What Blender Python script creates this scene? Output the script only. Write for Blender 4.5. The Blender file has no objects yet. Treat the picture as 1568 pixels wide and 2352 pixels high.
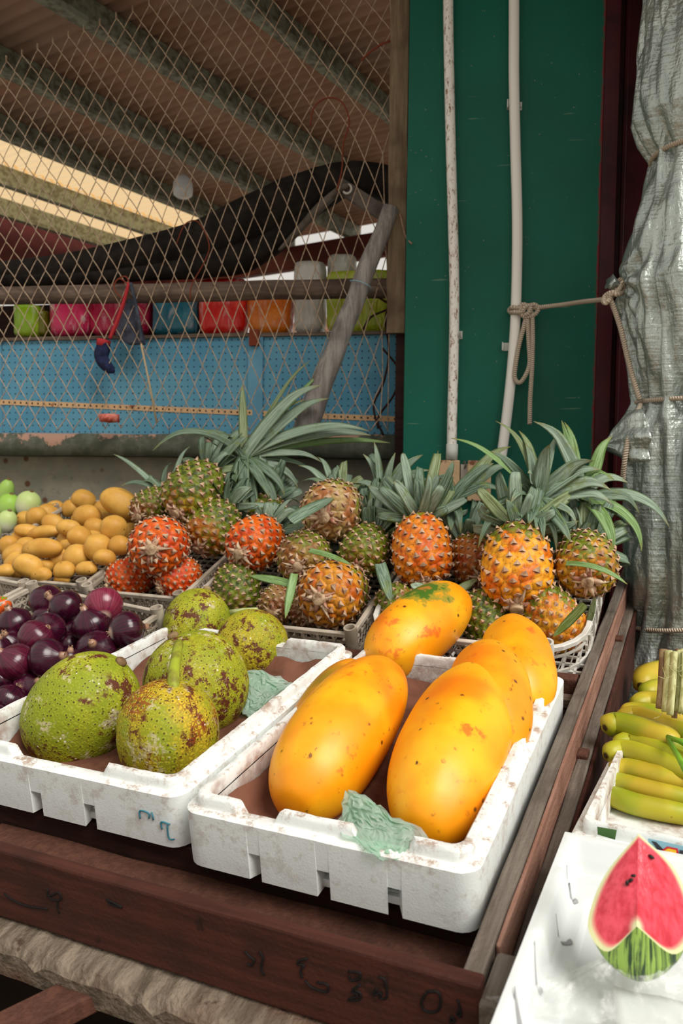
import bpy, bmesh, math, random
import numpy as np
from math import sin, cos, pi, radians, sqrt, atan2, exp
from mathutils import Vector, Matrix, noise

SC = bpy.context.scene
COL = SC.collection
V = Vector

# ------------------------------------------------------------------ camera
CAM = V((0, 0, 1.46))
YAW, PITCH, ROLL, FOC = radians(24.4), radians(3.16), .0113, 1830.0   # focal length in pixels of the 1568x2352 frame
IW, IH = 1568, 2352
_fh = V((-sin(YAW), cos(YAW), 0)); _r = V((cos(YAW), sin(YAW), 0)); _z = V((0, 0, 1))
FWD = _fh * cos(PITCH) - _z * sin(PITCH)
_u = _fh * sin(PITCH) + _z * cos(PITCH)
RGT = _r * cos(ROLL) + _u * sin(ROLL)
UPV = _u * cos(ROLL) - _r * sin(ROLL)
cd = bpy.data.cameras.new('camera')
cam = bpy.data.objects.new('camera', cd); COL.objects.link(cam)
cam.matrix_world = Matrix(((RGT.x, UPV.x, -FWD.x, CAM.x), (RGT.y, UPV.y, -FWD.y, CAM.y), (RGT.z, UPV.z, -FWD.z, CAM.z), (0, 0, 0, 1)))
cd.sensor_fit = 'VERTICAL'; cd.sensor_height = 36.0; cd.lens = 36.0 * FOC / IH
cd.clip_start = .02; cd.clip_end = 100
cd.dof.use_dof = True; cd.dof.focus_distance = 1.55; cd.dof.aperture_fstop = 5.6
SC.camera = cam

# ------------------------------------------------------------------ light
w = bpy.data.worlds.new('sky'); SC.world = w; w.use_nodes = True
bg = w.node_tree.nodes['Background']; bg.inputs[0].default_value = (1.0, .95, .87, 1); bg.inputs[1].default_value = .72
sd = bpy.data.lights.new('sun', 'SUN'); sd.energy = 3.3; sd.angle = radians(34); sd.color = (1, .965, .90)
sun = bpy.data.objects.new('sun', sd); COL.objects.link(sun)
sun.rotation_euler = V((-.80, .38, -1.0)).to_track_quat('-Z', 'Y').to_euler()
vs = SC.view_settings
vs.view_transform = 'Standard'; vs.look = 'None'; vs.gamma = 1; vs.use_curve_mapping = False; vs.exposure = 0.0

# ------------------------------------------------------------------ survey helpers (photo sight lines met with real planes)
def ray(x, y): return RGT * ((x - IW / 2) / FOC) + UPV * (-(y - IH / 2) / FOC) + FWD
def at(x, y, d): return CAM + ray(x, y) * d
def onpl(x, y, n, p):
    d = ray(x, y); return CAM + d * ((V(p) - CAM).dot(n) / d.dot(n))
def onz(x, y, z): return onpl(x, y, V((0, 0, 1)), V((0, 0, z)))
def depth(p): return (V(p) - CAM).dot(FWD)
def frame(o, x, y, z):
    return Matrix(((x.x, y.x, z.x, o.x), (x.y, y.y, z.y, o.y), (x.z, y.z, z.z, o.z), (0, 0, 0, 1)))

T1 = radians(7.5)
P0 = V((-.258, 1.004, .85))
N1 = V((0, -sin(T1), cos(T1))); E1 = V((0, cos(T1), sin(T1)))
FR = frame(P0, V((1, 0, 0)), E1, N1)                 # deck of the stall: x along the front, y up the slope
T2 = radians(22)
N2 = V((0, -sin(T2), cos(T2))); E2 = V((0, cos(T2), sin(T2)))
H0 = P0 + E1 * .86
BK = frame(H0, V((1, 0, 0)), E2, N2)                 # steeper back row
def fp(x, y, h): return onpl(x, y, N1, P0 + N1 * h)
def bp(x, y, h): return onpl(x, y, N2, H0 + N2 * h)
WA = radians(14.4)
WX = V((cos(WA), sin(WA), 0)); WN = V((sin(WA), -cos(WA), 0))   # back wall: along, towards the stall
W0 = V((-2.73, 2.495, 0))
WF = frame(W0, WX, -WN, V((0, 0, 1)))                # wall frame: x along, y away from the stall, z up
def wp(x, y, off=0.0): return onpl(x, y, WN, W0 + WN * off)
def wl(x, y, off=0.0): return WF.inverted() @ wp(x, y, off)
# ------------------------------------------------------------------ materials
def hx(h):
    h = h.lstrip('#'); o = []
    for i in (0, 2, 4):
        c = int(h[i:i + 2], 16) / 255.0
        o.append(c / 12.92 if c <= .04045 else ((c + .055) / 1.055) ** 2.4)
    return (o[0], o[1], o[2], 1.0)
class G:
    def __init__(s, name, rough=.6, spec=.4):
        s.m = bpy.data.materials.new(name); s.m.use_nodes = True; s.nt = s.m.node_tree
        s.b = s.nt.nodes['Principled BSDF']; s.set(rough=rough); s.b.inputs['Specular IOR Level'].default_value = spec
    def lk(s, n, k, v):
        i = n.inputs[k]
        if isinstance(v, bpy.types.NodeSocket): s.nt.links.new(v, i)
        elif v is not None: i.default_value = v
    def set(s, **k):
        nm = dict(col='Base Color', rough='Roughness', nor='Normal', alpha='Alpha', trans='Transmission Weight', metal='Metallic', spec='Specular IOR Level', coat='Coat Weight', sss='Subsurface Weight')
        for a, v in k.items():
            if isinstance(v, str): v = hx(v)
            s.lk(s.b, nm[a], v)
        return s
    def n(s, t, ins=(), **at_):
        n = s.nt.nodes.new('ShaderNode' + t)
        for a, v in at_.items(): setattr(n, a, v)
        for k, v in dict(ins).items(): s.lk(n, k, hx(v) if isinstance(v, str) else v)
        return n
    def obj(s): return s.n('TexCoord').outputs['Object']
    def gen(s): return s.n('TexCoord').outputs['Generated']
    def geo(s): return s.n('NewGeometry').outputs['Position']
    def info(s, k): return s.n('ObjectInfo').outputs[k]
    def attr(s, k): return s.n('Attribute', attribute_name=k).outputs['Fac']
    def mapp(s, v, scale=(1, 1, 1), loc=(0, 0, 0), rot=(0, 0, 0)):
        return s.n('Mapping', {'Vector': v, 'Scale': scale, 'Location': loc, 'Rotation': rot}).outputs[0]
    def rnd(s, v):   # shift a coordinate by the object's own random number
        m = s.n('VectorMath', {0: s.info('Random'), 1: (37.0, 61.0, 23.0)}, operation='MULTIPLY').outputs[0]
        return s.n('VectorMath', {0: v, 1: m}, operation='ADD').outputs[0]
    def noise(s, v, scale=5, detail=3, rough=.5, dist=0):
        return s.n('TexNoise', {'Vector': v, 'Scale': scale, 'Detail': detail, 'Roughness': rough, 'Distortion': dist}).outputs[0]
    def vor(s, v, scale=5, feature='F1', out='Distance', rnd=1.0):
        return s.n('TexVoronoi', {'Vector': v, 'Scale': scale, 'Randomness': rnd}, feature=feature).outputs[out]
    def wave(s, v, scale=5, dist=2, detail=2, axis='X'):
        return s.n('TexWave', {'Vector': v, 'Scale': scale, 'Distortion': dist, 'Detail': detail}, bands_direction=axis).outputs['Fac']
    def ramp(s, f, *st):
        n = s.n('ValToRGB', {'Fac': f}); e = n.color_ramp.elements
        while len(e) < len(st): e.new(.5)
        for i, (p, c) in enumerate(st):
            e[i].position = p; e[i].color = hx(c) if isinstance(c, str) else (c if isinstance(c, tuple) else (c, c, c, 1))
        return n.outputs[0]
    def st(s, f, a, b):   # smooth step a..b -> 0..1
        return s.n('MapRange', {0: f, 1: a, 2: b, 3: 0.0, 4: 1.0}, interpolation_type='SMOOTHSTEP').outputs[0]
    def mix(s, f, a, b, mode='MIX'):
        n = s.n('Mix', data_type='RGBA', blend_type=mode)
        s.lk(n, 0, f); s.lk(n, 6, hx(a) if isinstance(a, str) else a); s.lk(n, 7, hx(b) if isinstance(b, str) else b)
        return n.outputs[2]
    def ma(s, op, a, b=None, c=None):
        n = s.n('Math', operation=op); s.lk(n, 0, a); s.lk(n, 1, b)
        if c is not None: s.lk(n, 2, c)
        return n.outputs[0]
    def sep(s, v):
        n = s.n('SeparateXYZ', {0: v}); return n.outputs
    def bump(s, h, st=.3, d=.01):
        s.lk(s.b, 'Normal', s.n('Bump', {'Height': h, 'Strength': st, 'Distance': d}).outputs[0]); return s

MATS = {}
def wood(name, c1, c2, c3, axis=0, scale=1.0, rough=.75, bump=.5, stain=None):
    g = G(name, rough, .25); v = g.rnd(g.obj())
    sc = [22, 22, 22]; sc[axis] = 1.6
    vv = g.mapp(v, tuple(x * scale for x in sc))
    a = g.noise(vv, 3, 6, .65, .4); b = g.noise(v, 7, 3)
    c = g.mix(g.st(a, .35, .68), c1, c2)
    c = g.mix(g.ma('MULTIPLY', g.st(b, .48, .75), .75), c, c3)
    if stain: c = g.mix(g.ma('MULTIPLY', g.st(g.noise(v, 16, 5, .7), .60, .70), .8), c, stain)
    g.set(col=c); g.bump(g.ma('ADD', a, g.noise(v, 160, 2)), bump, .004)
    MATS[name] = g.m; return g.m
def plain(name, c, rough=.6, spec=.4, metal=0, nscale=0, c2=None, bump=0, lo=.4, hi=.65, bs=None):
    g = G(name, rough, spec)
    if c2:
        f = g.noise(g.rnd(g.obj()), nscale, 5, .6)
        g.set(col=g.mix(g.st(f, lo, hi), c, c2))
        if bump: g.bump(g.noise(g.obj(), bs or nscale * 4, 4), bump, .004)
    else: g.set(col=c)
    g.set(metal=metal); MATS[name] = g.m; return g.m

wood('wood_red', '#3a1d15', '#4e281e', '#2e1812', 0, stain='#20120d', bump=.3)
wood('wood_dark', '#2a1712', '#3f241b', '#20120e', 0, bump=.3)
wood('wood_gray', '#5c5249', '#7a7066', '#423a33', 1)
wood('wood_pink', '#855f50', '#a07a6a', '#6c4a3d', 1)
wood('wood_gray_x', '#5e4e44', '#7b6a5c', '#40332b', 0)
wood('wood_rough', '#5c5044', '#8a7c6c', '#5a3a2a', 1, .8, .9, 1.0, stain='#3a241a')
wood('wood_rail', '#8a6a56', '#a98c75', '#6e4a3a', 0)
wood('wood_post', '#6a5844', '#85725a', '#4d3d2e', 2, stain='#8c5a3c')
wood('wood_drift', '#706a66', '#9a948e', '#544c47', 2, .7)
wood('wood_leg', '#4e3026', '#5f3d30', '#38221a', 2)

# expanded foam
g = G('foam', .55, .35); v = g.obj(); p = g.geo()
d1 = g.st(g.noise(p, 14, 6, .7), .56, .76); d2 = g.st(g.noise(p, 60, 4, .7), .6, .72)
edge = g.attr('edge')
c = g.mix(g.ma('MULTIPLY', d1, .3), '#e9edeb', '#cfc9bd')
c = g.mix(g.ma('MULTIPLY', g.ma('MULTIPLY', edge, g.st(g.noise(p, 30, 6, .8), .49, .63)), .8), c, '#9c7a60')
c = g.mix(g.ma('MULTIPLY', d2, .10), c, '#a89a88')
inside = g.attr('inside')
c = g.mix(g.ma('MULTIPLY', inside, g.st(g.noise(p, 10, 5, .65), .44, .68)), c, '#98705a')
g.set(col=c); g.bump(g.ma('ADD', g.ma('MULTIPLY', g.vor(p, 300), .35), g.ma('MULTIPLY', g.noise(p, 20, 4, .6), 2.0)), .14, .003); MATS['foam'] = g.m
plain('foam_clean', '#dde1e1', .5, .3, nscale=6, c2='#d2d6d5', bump=.05)

plain('crate_plastic', '#b9ae9f', .5, .4, nscale=12, c2='#8d8272', bump=.05)
plain('crate_white', '#d9d8d2', .4, .5, nscale=9, c2='#c0bcb2')
plain('label_green', '#1f9a3c', .5)
plain('paper_brown', '#7a5140', .8, .2, nscale=9, c2='#5c3a2c', bump=.3)

# papaya
def papaya_mat(name, patch=None, green=0.0, red=.3):
    g = G(name, .40, .45); v = g.rnd(g.obj()); raw = g.obj()
    n1 = g.noise(v, 9, 3, .5); n2 = g.noise(v, 24, 5, .65); z = g.sep(raw)[2]
    c = g.mix(g.st(n1, .38, .7), '#f59a0a', '#ffb81a')
    c = g.mix(g.ma('MULTIPLY', g.st(g.noise(v, 6, 2), .5, .72), red * 2.2), c, '#e8690c')
    c = g.mix(g.ma('MULTIPLY', g.st(g.noise(v, 15, 4, .7), .60, .70), .75), c, '#dc5a1c')
    if green: c = g.mix(g.ma('MULTIPLY', g.st(g.noise(v, 5, 3), .35, .6), green), c, '#6f6a1c')
    spots = g.ma('MULTIPLY', g.st(g.vor(v, 34), .20, .08), g.st(n2, .47, .55))
    c = g.mix(spots, c, '#5d3214')
    c = g.mix(g.ma('MULTIPLY', g.st(g.noise(g.mapp(v, (1, 1, .45)), 19, 6, .75), .635, .69), .85), c, '#5a3412')
    c = g.mix(g.ma('MULTIPLY', g.st(g.noise(v, 38, 5, .7), .63, .69), .6), c, '#a85a1c')
    if patch:
        q = g.n('VectorMath', {0: raw, 1: patch[0]}, operation='SUBTRACT').outputs[0]
        q = g.n('VectorMath', {0: q, 1: patch[1]}, operation='DIVIDE').outputs[0]
        L = g.n('VectorMath', {0: q}, operation='LENGTH').outputs['Value']
        L = g.ma('ADD', L, g.ma('MULTIPLY', g.ma('SUBTRACT', n2, .5), 2.6))
        c = g.mix(g.st(L, 1.25, .95), c, '#9a8a28'); c = g.mix(g.st(L, .9, .7), c, '#456a1c'); c = g.mix(g.st(L, .3, .1), c, '#b0742a')
    g.set(col=c, sss=.06); g.b.inputs['Subsurface Radius'].default_value = (.02, .008, .003)
    g.bump(g.ma('ADD', n1, g.ma('MULTIPLY', n2, .3)), .12, .01); MATS[name] = g.m; return g.m
papaya_mat('papaya'); papaya_mat('papaya_patch', ((.075, 0, .03), (.06, .05, .06)), 0, .55); papaya_mat('papaya_green', None, .8, .4)

# breadfruit
g = G('breadfruit', .6, .3); raw = g.obj(); v = g.rnd(raw)
vd = g.vor(raw, 112, rnd=.7); ved = g.vor(raw, 112, 'DISTANCE_TO_EDGE', rnd=.65)
n1 = g.noise(v, 10, 4, .6); n2 = g.noise(v, 32, 6, .78); n3 = g.noise(v, 26, 6, .8)
c = g.mix(g.st(n1, .35, .68), '#8d981e', '#aead2a')
c = g.mix(g.ma('MULTIPLY', g.info('Alpha'), g.st(n1, .3, .6)), c, '#cfa926')
c = g.mix(g.ma('MULTIPLY', g.st(ved, .16, .03), .45), c, '#6f7d18')
dots = g.st(vd, .30, .17)
c = g.mix(g.ma('MULTIPLY', dots, .9), c, '#45400f')
brown = g.st(n2, .50, .57)
c = g.mix(g.ma('MULTIPLY', brown, g.st(n1, .42, .5)), c, '#5a2c18')
c = g.mix(g.ma('MULTIPLY', g.ma('MULTIPLY', g.ma('MULTIPLY', g.st(g.noise(v, 7, 3), .54, .62), g.info('Alpha')), g.st(ved, .2, .05)), 1.1), c, '#8a3c14')
c = g.mix(g.ma('MULTIPLY', g.st(n3, .56, .64), .7), c, '#cbbd9e')
c = g.mix(g.ma('MULTIPLY', g.st(g.vor(v, 60), .16, .06), g.st(n3, .48, .56)), c, '#e8e2d2')
g.set(col=c); g.bump(g.ma('ADD', g.ma('MULTIPLY', g.st(ved, 0, .4), 1.0), g.ma('MULTIPLY', dots, -.3)), .22, .004); MATS['breadfruit'] = g.m
plain('fruit_stem', '#9aa62c', .6, nscale=30, c2='#7c7a24')
plain('stem_pale', '#c9cf9c', .5, nscale=30, c2='#9fae62')

# pineapple
g = G('pineapple_skin', .45, .4); raw = g.obj(); v = g.rnd(raw); eye = g.attr('eye'); core = g.attr('core')
tint = g.info('Color'); n1 = g.noise(v, 11, 4, .6); n2 = g.noise(v, 60, 5, .7); n3 = g.noise(v, 26, 4, .6)
grn = g.mix(g.st(n2, .4, .62), '#36450f', '#7d8a1e')
up_ = g.ma('MULTIPLY', g.sep(raw)[2], 3.2)
f = g.ma('MULTIPLY', g.st(g.info('Alpha'), .0, .12), g.st(g.ma('ADD', g.ma('ADD', g.ma('ADD', n1, g.ma('MULTIPLY', g.ma('SUBTRACT', n2, .5), .9)), up_), g.ma('MULTIPLY', g.ma('SUBTRACT', g.info('Alpha'), .5), .55)), .42, .60))
hot = g.mix(g.st(n3, .42, .62), tint, g.mix(.8, tint, '#e08a5a', 'MULTIPLY'))
c = g.mix(f, hot, grn)
c = g.mix(g.ma('MULTIPLY', g.st(n2, .52, .66), .45), c, g.mix(.6, c, '#5a1e0a'))
c = g.mix(g.ma('MULTIPLY', g.st(eye, .22, .03), .6), c, g.mix(.75, c, '#2a1606'))
c = g.mix(g.ma('MULTIPLY', g.st(core, .22, .62), .8), c, g.mix(g.st(n2, .42, .6), '#8a5c44', '#5e3524'))
g.set(col=c); g.bump(n2, .4, .004); MATS['pineapple_skin'] = g.m
plain('bract', '#d0b194', .75, .2, nscale=40, c2='#a07a60')
plain('bract_pink', '#c49a82', .75, .2, nscale=40, c2='#9a5e4c')
plain('stump', '#c6ad8e', .8, .2, nscale=60, c2='#8a6a50', bump=.4)
g = G('pineapple_leaf', .5, .35); v = g.rnd(g.obj()); t = g.info('Color')
u = g.attr('lu')
st_ = g.noise(g.n('CombineXYZ', {0: g.ma('MULTIPLY', u, 9.0), 1: g.ma('MULTIPLY', g.attr('lv'), 1.6), 2: g.ma('MULTIPLY', g.info('Random'), 90.0)}).outputs[0], 1.6, 5, .65)
c = g.mix(g.st(st_, .38, .62), g.mix(.5, t, '#2a3d2a'), g.mix(.42, t, '#b4c8b0'))
edge_ = g.st(g.ma('ABSOLUTE', g.ma('SUBTRACT', u, .5)), .34, .5)
c = g.mix(g.ma('MULTIPLY', edge_, .5), c, '#5f7a2c')
c = g.mix(g.ma('MULTIPLY', g.st(g.noise(v, 22, 5, .7), .56, .68), .55), c, '#6c7a26')
c = g.mix(g.ma('MULTIPLY', g.st(g.attr('lv'), .86, 1.0), .7), c, '#7e7436')
g.set(col=c); g.bump(st_, .25, .003); MATS['pineapple_leaf'] = g.m
plain('leaf_base', '#d8bfa2', .7, .2, nscale=25, c2='#b08a70')
plain('leaf_fresh', '#5e9a22', .4, .5, nscale=20, c2='#7fb02c')

# onion, potato, cabbage, tomato, banana
g = G('onion', .22, .55); raw = g.obj(); v = g.rnd(raw); x, y, z = g.sep(raw)
ang = g.ma('ARCTAN2', y, x)
w_ = g.noise(g.n('CombineXYZ', {0: g.ma('MULTIPLY', ang, 5.0), 1: g.ma('MULTIPLY', z, 4.0), 2: g.ma('MULTIPLY', g.info('Random'), 50.0)}).outputs[0], 2.2, 4, .6)
c = g.mix(g.st(w_, .35, .7), '#260718', '#450b26')
c = g.mix(g.info('Alpha'), c, g.mix(g.st(w_, .35, .7), '#6e1a34', '#983650'))
c = g.mix(g.ma('MULTIPLY', g.st(g.noise(v, 14, 5, .7), .62, .7), .4), c, '#8a4a5c')
c = g.mix(g.st(z, -.0345, -.040), c, '#c9b0a0'); c = g.mix(g.st(z, .0405, .047), c, '#a07a62')
g.set(col=c); g.bump(w_, .12, .004); MATS['onion'] = g.m
plain('onion_root', '#a08468', .9, .1, nscale=60, c2='#5c4030')
g = G('potato', .5, .35); v = g.rnd(g.obj()); n1 = g.noise(v, 12, 4, .6); n2 = g.noise(v, 70, 5, .7)
c = g.mix(g.st(n1, .35, .68), '#c9933e', '#dcaa50'); c = g.mix(g.ma('MULTIPLY', g.st(n2, .55, .72), .4), c, '#a87434')
c = g.mix(g.st(g.vor(v, 26), .09, .04), c, '#6a3f1c'); g.set(col=c); g.bump(n2, .15, .003); MATS['potato'] = g.m
g = G('cabbage', .45, .4); v = g.rnd(g.obj()); z = g.sep(g.obj())[2]; n1 = g.noise(v, 10, 4, .6)
c = g.mix(g.st(g.ma('ADD', z, g.ma('MULTIPLY', n1, .06)), .0, .06), '#e2e4c8', '#bccf84'); c = g.mix(g.ma('MULTIPLY', g.info('Alpha'), .75), c, '#8cc030')
g.set(col=c); g.bump(g.noise(v, 30, 4), .15, .004); MATS['cabbage'] = g.m
plain('tomato', '#c8431c', .25, .5, nscale=8, c2='#d8641f')
g = G('banana', .42, .4); raw = g.obj(); v = g.rnd(raw); n1 = g.noise(v, 9, 3); n2 = g.noise(v, 50, 5, .75); t = g.attr('lv')
c = g.mix(g.info('Alpha'), '#a9aa26', '#c6aa30'); c = g.mix(g.st(n1, .42, .66), c, '#94a01c')
c = g.mix(g.ma('MULTIPLY', g.st(n2, .66, .73), .8), c, '#4a3512'); c = g.mix(g.st(g.ma('ABSOLUTE', g.ma('SUBTRACT', t, .5)), .488, .5), c, '#3a2c14')
g.set(col=c); MATS['banana'] = g.m
plain('banana_stalk', '#a3ac3a', .5, nscale=20, c2='#6a6a22')
g = G('stalk', .6, .3); v = g.rnd(g.obj()); a = g.noise(g.mapp(v, (60, 60, 3)), 2, 4, .6)
g.set(col=g.mix(g.st(a, .38, .62), '#a5a368', '#c9c894')); g.bump(a, .4, .003); MATS['stalk'] = g.m
plain('stalk_brown', '#6e5236', .8, nscale=30, c2='#96805a')

# watermelon: radial distance from the rind centre in attribute 'rr'
g = G('melon_flesh', .22, .55); g.b.inputs['Coat Weight'].default_value = .6; g.b.inputs['Coat Roughness'].default_value = .08; rr = g.attr('rr'); v = g.obj(); n1 = g.noise(g.mapp(v, (90, 90, 18)), 1.5, 4, .6)
c = g.mix(g.st(n1, .3, .7), '#c41d33', '#e2485a'); c = g.mix(g.st(rr, .86, .93), c, '#e8a08a'); c = g.mix(g.st(rr, .91, .96), c, '#dfe0a8')
g.set(col=c); g.bump(n1, .3, .003); MATS['melon_flesh'] = g.m
g = G('melon_rind', .3, .5); v = g.obj(); x, y, z = g.sep(v)
wv = g.noise(g.n('CombineXYZ', {0: g.ma('MULTIPLY', g.ma('ARCTAN2', y, x), 6.0), 1: g.ma('MULTIPLY', z, 9.0), 2: 0.0}).outputs[0], 1.6, 5, .7, .8)
g.set(col=g.mix(g.st(wv, .47, .56), '#8fae4c', '#1e3a1a')); MATS['melon_rind'] = g.m
plain('seed', '#1c1210', .4)

def film(name, tint, fac=.35, rough=.15, bmp=.6, sc=26):
    g = G(name, rough, .5); nt = g.nt; out = nt.nodes['Material Output']
    tr = g.n('BsdfTransparent', {0: tint}); 
    g.set(col=tint); v = g.obj(); h = g.noise(v, sc, 4, .6); g.bump(h, bmp, .01)
    f = g.ma('ADD', fac, g.ma('MULTIPLY', g.st(h, .45, .75), .35))
    mx = g.n('MixShader', {0: f, 1: tr.outputs[0], 2: g.b.outputs[0]}); nt.links.new(mx.outputs[0], out.inputs[0]); MATS[name] = g.m; return g.m
film('film_clear', (.97, .98, .97, 1), .08, .08, .9, 40)
g = G('bag_green', .22, .5); v = g.obj(); h = g.noise(v, 22, 4, .6)
tr = g.n('BsdfTransparent', {0: hx('#c4e4cf')}); tl = g.n('BsdfTranslucent', {0: hx('#b4dcc2')}); g.set(col=g.mix(g.st(h, .4, .65), '#d2e8da', '#eef6f0'))
g.bump(h, .4, .006); m1 = g.n('MixShader', {0: .4, 1: g.b.outputs[0], 2: tl.outputs[0]}); m2 = g.n('MixShader', {0: .58, 1: tr.outputs[0], 2: m1.outputs[0]})
g.nt.links.new(m2.outputs[0], g.nt.nodes['Material Output'].inputs[0]); MATS['bag_green'] = g.m
def goods(name, c1, c2, white=.35):
    g = G(name, .25, .5); v = g.rnd(g.obj()); h = g.noise(g.mapp(v, (16, 16, 5)), 1.6, 4, .6, 1.0)
    c = g.mix(g.st(g.noise(v, 9, 3), .4, .65), c1, c2); c = g.mix(g.ma('MULTIPLY', g.st(h, .52, .7), white), c, '#e8dcd8')
    g.set(col=c); g.bump(h, .7, .02); MATS[name] = g.m
goods('goods_lime', '#8fb81c', '#b4cf3a', .6); goods('goods_olive', '#6a6a14', '#84801c', .1); goods('goods_magenta', '#c0214e', '#e0366a', .75)
goods('goods_crimson', '#a8103a', '#c22a52', .3); goods('goods_teal', '#1f6478', '#2f8296', .4); goods('goods_red', '#e0201c', '#ff4a34', .4)
goods('goods_orange', '#e0700c', '#f08a24', .25); goods('goods_clear', '#b9b4a8', '#d6d2c8', .4); goods('goods_yellow', '#a2b01c', '#bcc63a', .2)

# place
g = G('concrete', .85, .2); v = g.obj(); a = g.noise(v, 5, 6, .65); b = g.noise(v, 26, 5, .7)
c = g.mix(g.st(a, .38, .66), '#8c8a7c', '#a39a88'); c = g.mix(g.ma('MULTIPLY', g.st(b, .56, .7), .5), c, '#6a6456'); c = g.mix(g.st(g.vor(v, 7), .13, .06), c, '#6b4c38')
g.set(col=c); g.bump(b, .3, .01); MATS['concrete'] = g.m
g = G('ledge_paint', .8, .2); v = g.obj(); a = g.noise(v, 6, 6, .7); z = g.sep(v)[2]
c = g.mix(g.st(g.noise(v, 20, 5, .7), .4, .65), '#4f5346', '#63655a'); c = g.mix(g.st(g.ma('ADD', a, g.ma('MULTIPLY', z, 3.2)), .60, .64), c, '#b08a78')
g.set(col=c); g.bump(a, .3, .01); MATS['ledge_paint'] = g.m
plain('floor_dark', '#33281f', .95, .1, nscale=3, c2='#241b14', bump=.3)  # dark earth; the shade under the stall is put into this colour
plain('floor', '#8f867a', .9, .1, nscale=3, c2='#7a7064', bump=.3)
plain('peg_trim', '#66a0bd', .55, nscale=6, c2='#5a93b0')
g = G('paint_green', .5, .25); v = g.obj(); a = g.noise(v, 2.5, 4); b = g.noise(v, 90, 4, .7)
c = g.mix(g.st(a, .35, .7), '#055846', '#076250'); c = g.mix(g.ma('MULTIPLY', g.st(g.noise(v, 7, 5, .7), .50, .7), .25), c, '#1c6450')
c = g.mix(g.ma('MULTIPLY', g.st(g.vor(v, 36), .085, .04), g.st(g.noise(v, 4, 2), .47, .55)), c, '#8a8f70')
c = g.mix(g.ma('MULTIPLY', g.st(g.noise(g.mapp(v, (4, 1, 60)), 1.3, 3), .68, .72), .3), c, '#9aa890')
x = g.sep(v)[0]
c = g.mix(g.st(g.ma('ADD', x, g.ma('MULTIPLY', g.ma('SUBTRACT', g.noise(g.mapp(v, (3, 3, 1)), 30, 5, .7), .5), .035)), -.012, .0), c, '#7a1c24')
g.set(col=c); g.bump(g.ma('ADD', g.ma('MULTIPLY', b, .3), a), .15, .004); MATS['paint_green'] = g.m
plain('paint_red', '#4a0f17', .4, .3, nscale=4, c2='#2c080d', bump=.1)
g = G('conduit', .35, .45); v = g.obj(); b = g.noise(g.mapp(v, (1, 1, .35)), 95, 5, .8)
f = g.ma('MULTIPLY', g.st(b, .53, .61), g.info('Alpha')); g.set(col=g.mix(f, '#f4f0e8', '#8a5a38')); MATS['conduit'] = g.m
plain('clip', '#cfd0c8', .5)
g = G('outlet', .5, .4); v = g.obj(); g.set(col=g.mix(g.st(g.ma('ADD', g.noise(v, 30, 5, .7), g.ma('MULTIPLY', g.sep(v)[2], 4.0)), .68, .8), '#c9a983', '#7a4a30')); MATS['outlet'] = g.m
g = G('rope', .85, .2); v = g.attr('lv'); u = g.attr('lu')
s_ = g.ma('SINE', g.ma('ADD', g.ma('MULTIPLY', v, 900.0), g.ma('MULTIPLY', u, 12.566)))
g.set(col=g.mix(g.st(s_, -.4, .5), '#b09a84', '#ddd0bc')); g.bump(s_, .6, .003); MATS['rope'] = g.m
g = G('tarp_silver', .33, .6, ); v = g.obj(); a = g.noise(g.mapp(v, (1, 1, .35)), 13, 4, .5, .6); b = g.noise(g.mapp(v, (1, 1, .5)), 60, 4, .6); wv = g.noise(g.mapp(v, (8, 8, 130)), 1, 2)
g.set(col=g.mix(g.st(a, .35, .65), '#a2aca6', '#c2cac4'), metal=.7); g.bump(g.ma('ADD', g.ma('ADD', a, g.ma('MULTIPLY', b, .35)), g.ma('MULTIPLY', wv, .12)), .75, .022); MATS['tarp_silver'] = g.m
plain('cloth_black', '#1c1815', .85, .15, nscale=14, c2='#2c2621', bump=.5)
plain('strap_gray', '#6e655d', .8, .2, nscale=14, c2='#544c45', bump=.3)
g = G('roof_sheet', .7, .3); v = g.obj(); a = g.noise(g.mapp(v, (1.2, .5, 1)), 2.2, 5, .65)
c = g.mix(g.st(a, .35, .7), '#b08a74', '#c4a28e'); c = g.mix(g.ma('MULTIPLY', g.st(g.noise(v, 1.3, 3), .5, .66), .35), c, '#8f8f8c')
g.set(col=c); MATS['roof_sheet'] = g.m
g = G('skylight', .5, .3); v = g.obj(); tl = g.n('BsdfTranslucent', {0: hx('#f3d6a8')}); tr = g.n('BsdfTransparent', {0: hx('#f6dcb0')})
mx = g.n('MixShader', {0: .6, 1: tl.outputs[0], 2: tr.outputs[0]}); g.nt.links.new(mx.outputs[0], g.nt.nodes['Material Output'].inputs[0]); MATS['skylight'] = g.m
plain('purlin', '#8b9384', .55, .45, nscale=26, c2='#5f5f50', bump=.2)
plain('wire', '#c4ac92', .55, .4, nscale=60, c2='#a0836a')
plain('wire_rust', '#7a3a26', .8, .2)
plain('bulb', '#e6ebf0', .25, .5); plain('bulb_cap', '#b59882', .5)
plain('fascia', '#5a201a', .6, .3, nscale=5, c2='#471a16')
plain('awning', '#c79a86', .7, .2, nscale=5, c2='#a87e6c')
plain('sock_navy', '#2c3354', .9, .15, nscale=40, c2='#20253e', bump=.4); plain('sock_red', '#b0343a', .9, .15); plain('pouch_gray', '#4c5160', .85, .2, nscale=20, c2='#33363f', bump=.3); plain('stick', '#b8a07c', .7)
plain('crab_red', '#b84434', .7, nscale=30, c2='#d88878')
plain('marker_black', '#181414', .7, .2); plain('marker_teal', '#3f7c8c', .7, .2)
plain('label_blue', '#86b4c4', .45); plain('label_yellow', '#e8b70e', .45); plain('label_red', '#c0263a', .45); plain('label_dark', '#2a2a30', .45); plain('tape_green', '#4a7434', .5, nscale=20, c2='#3b5f2c')
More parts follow.
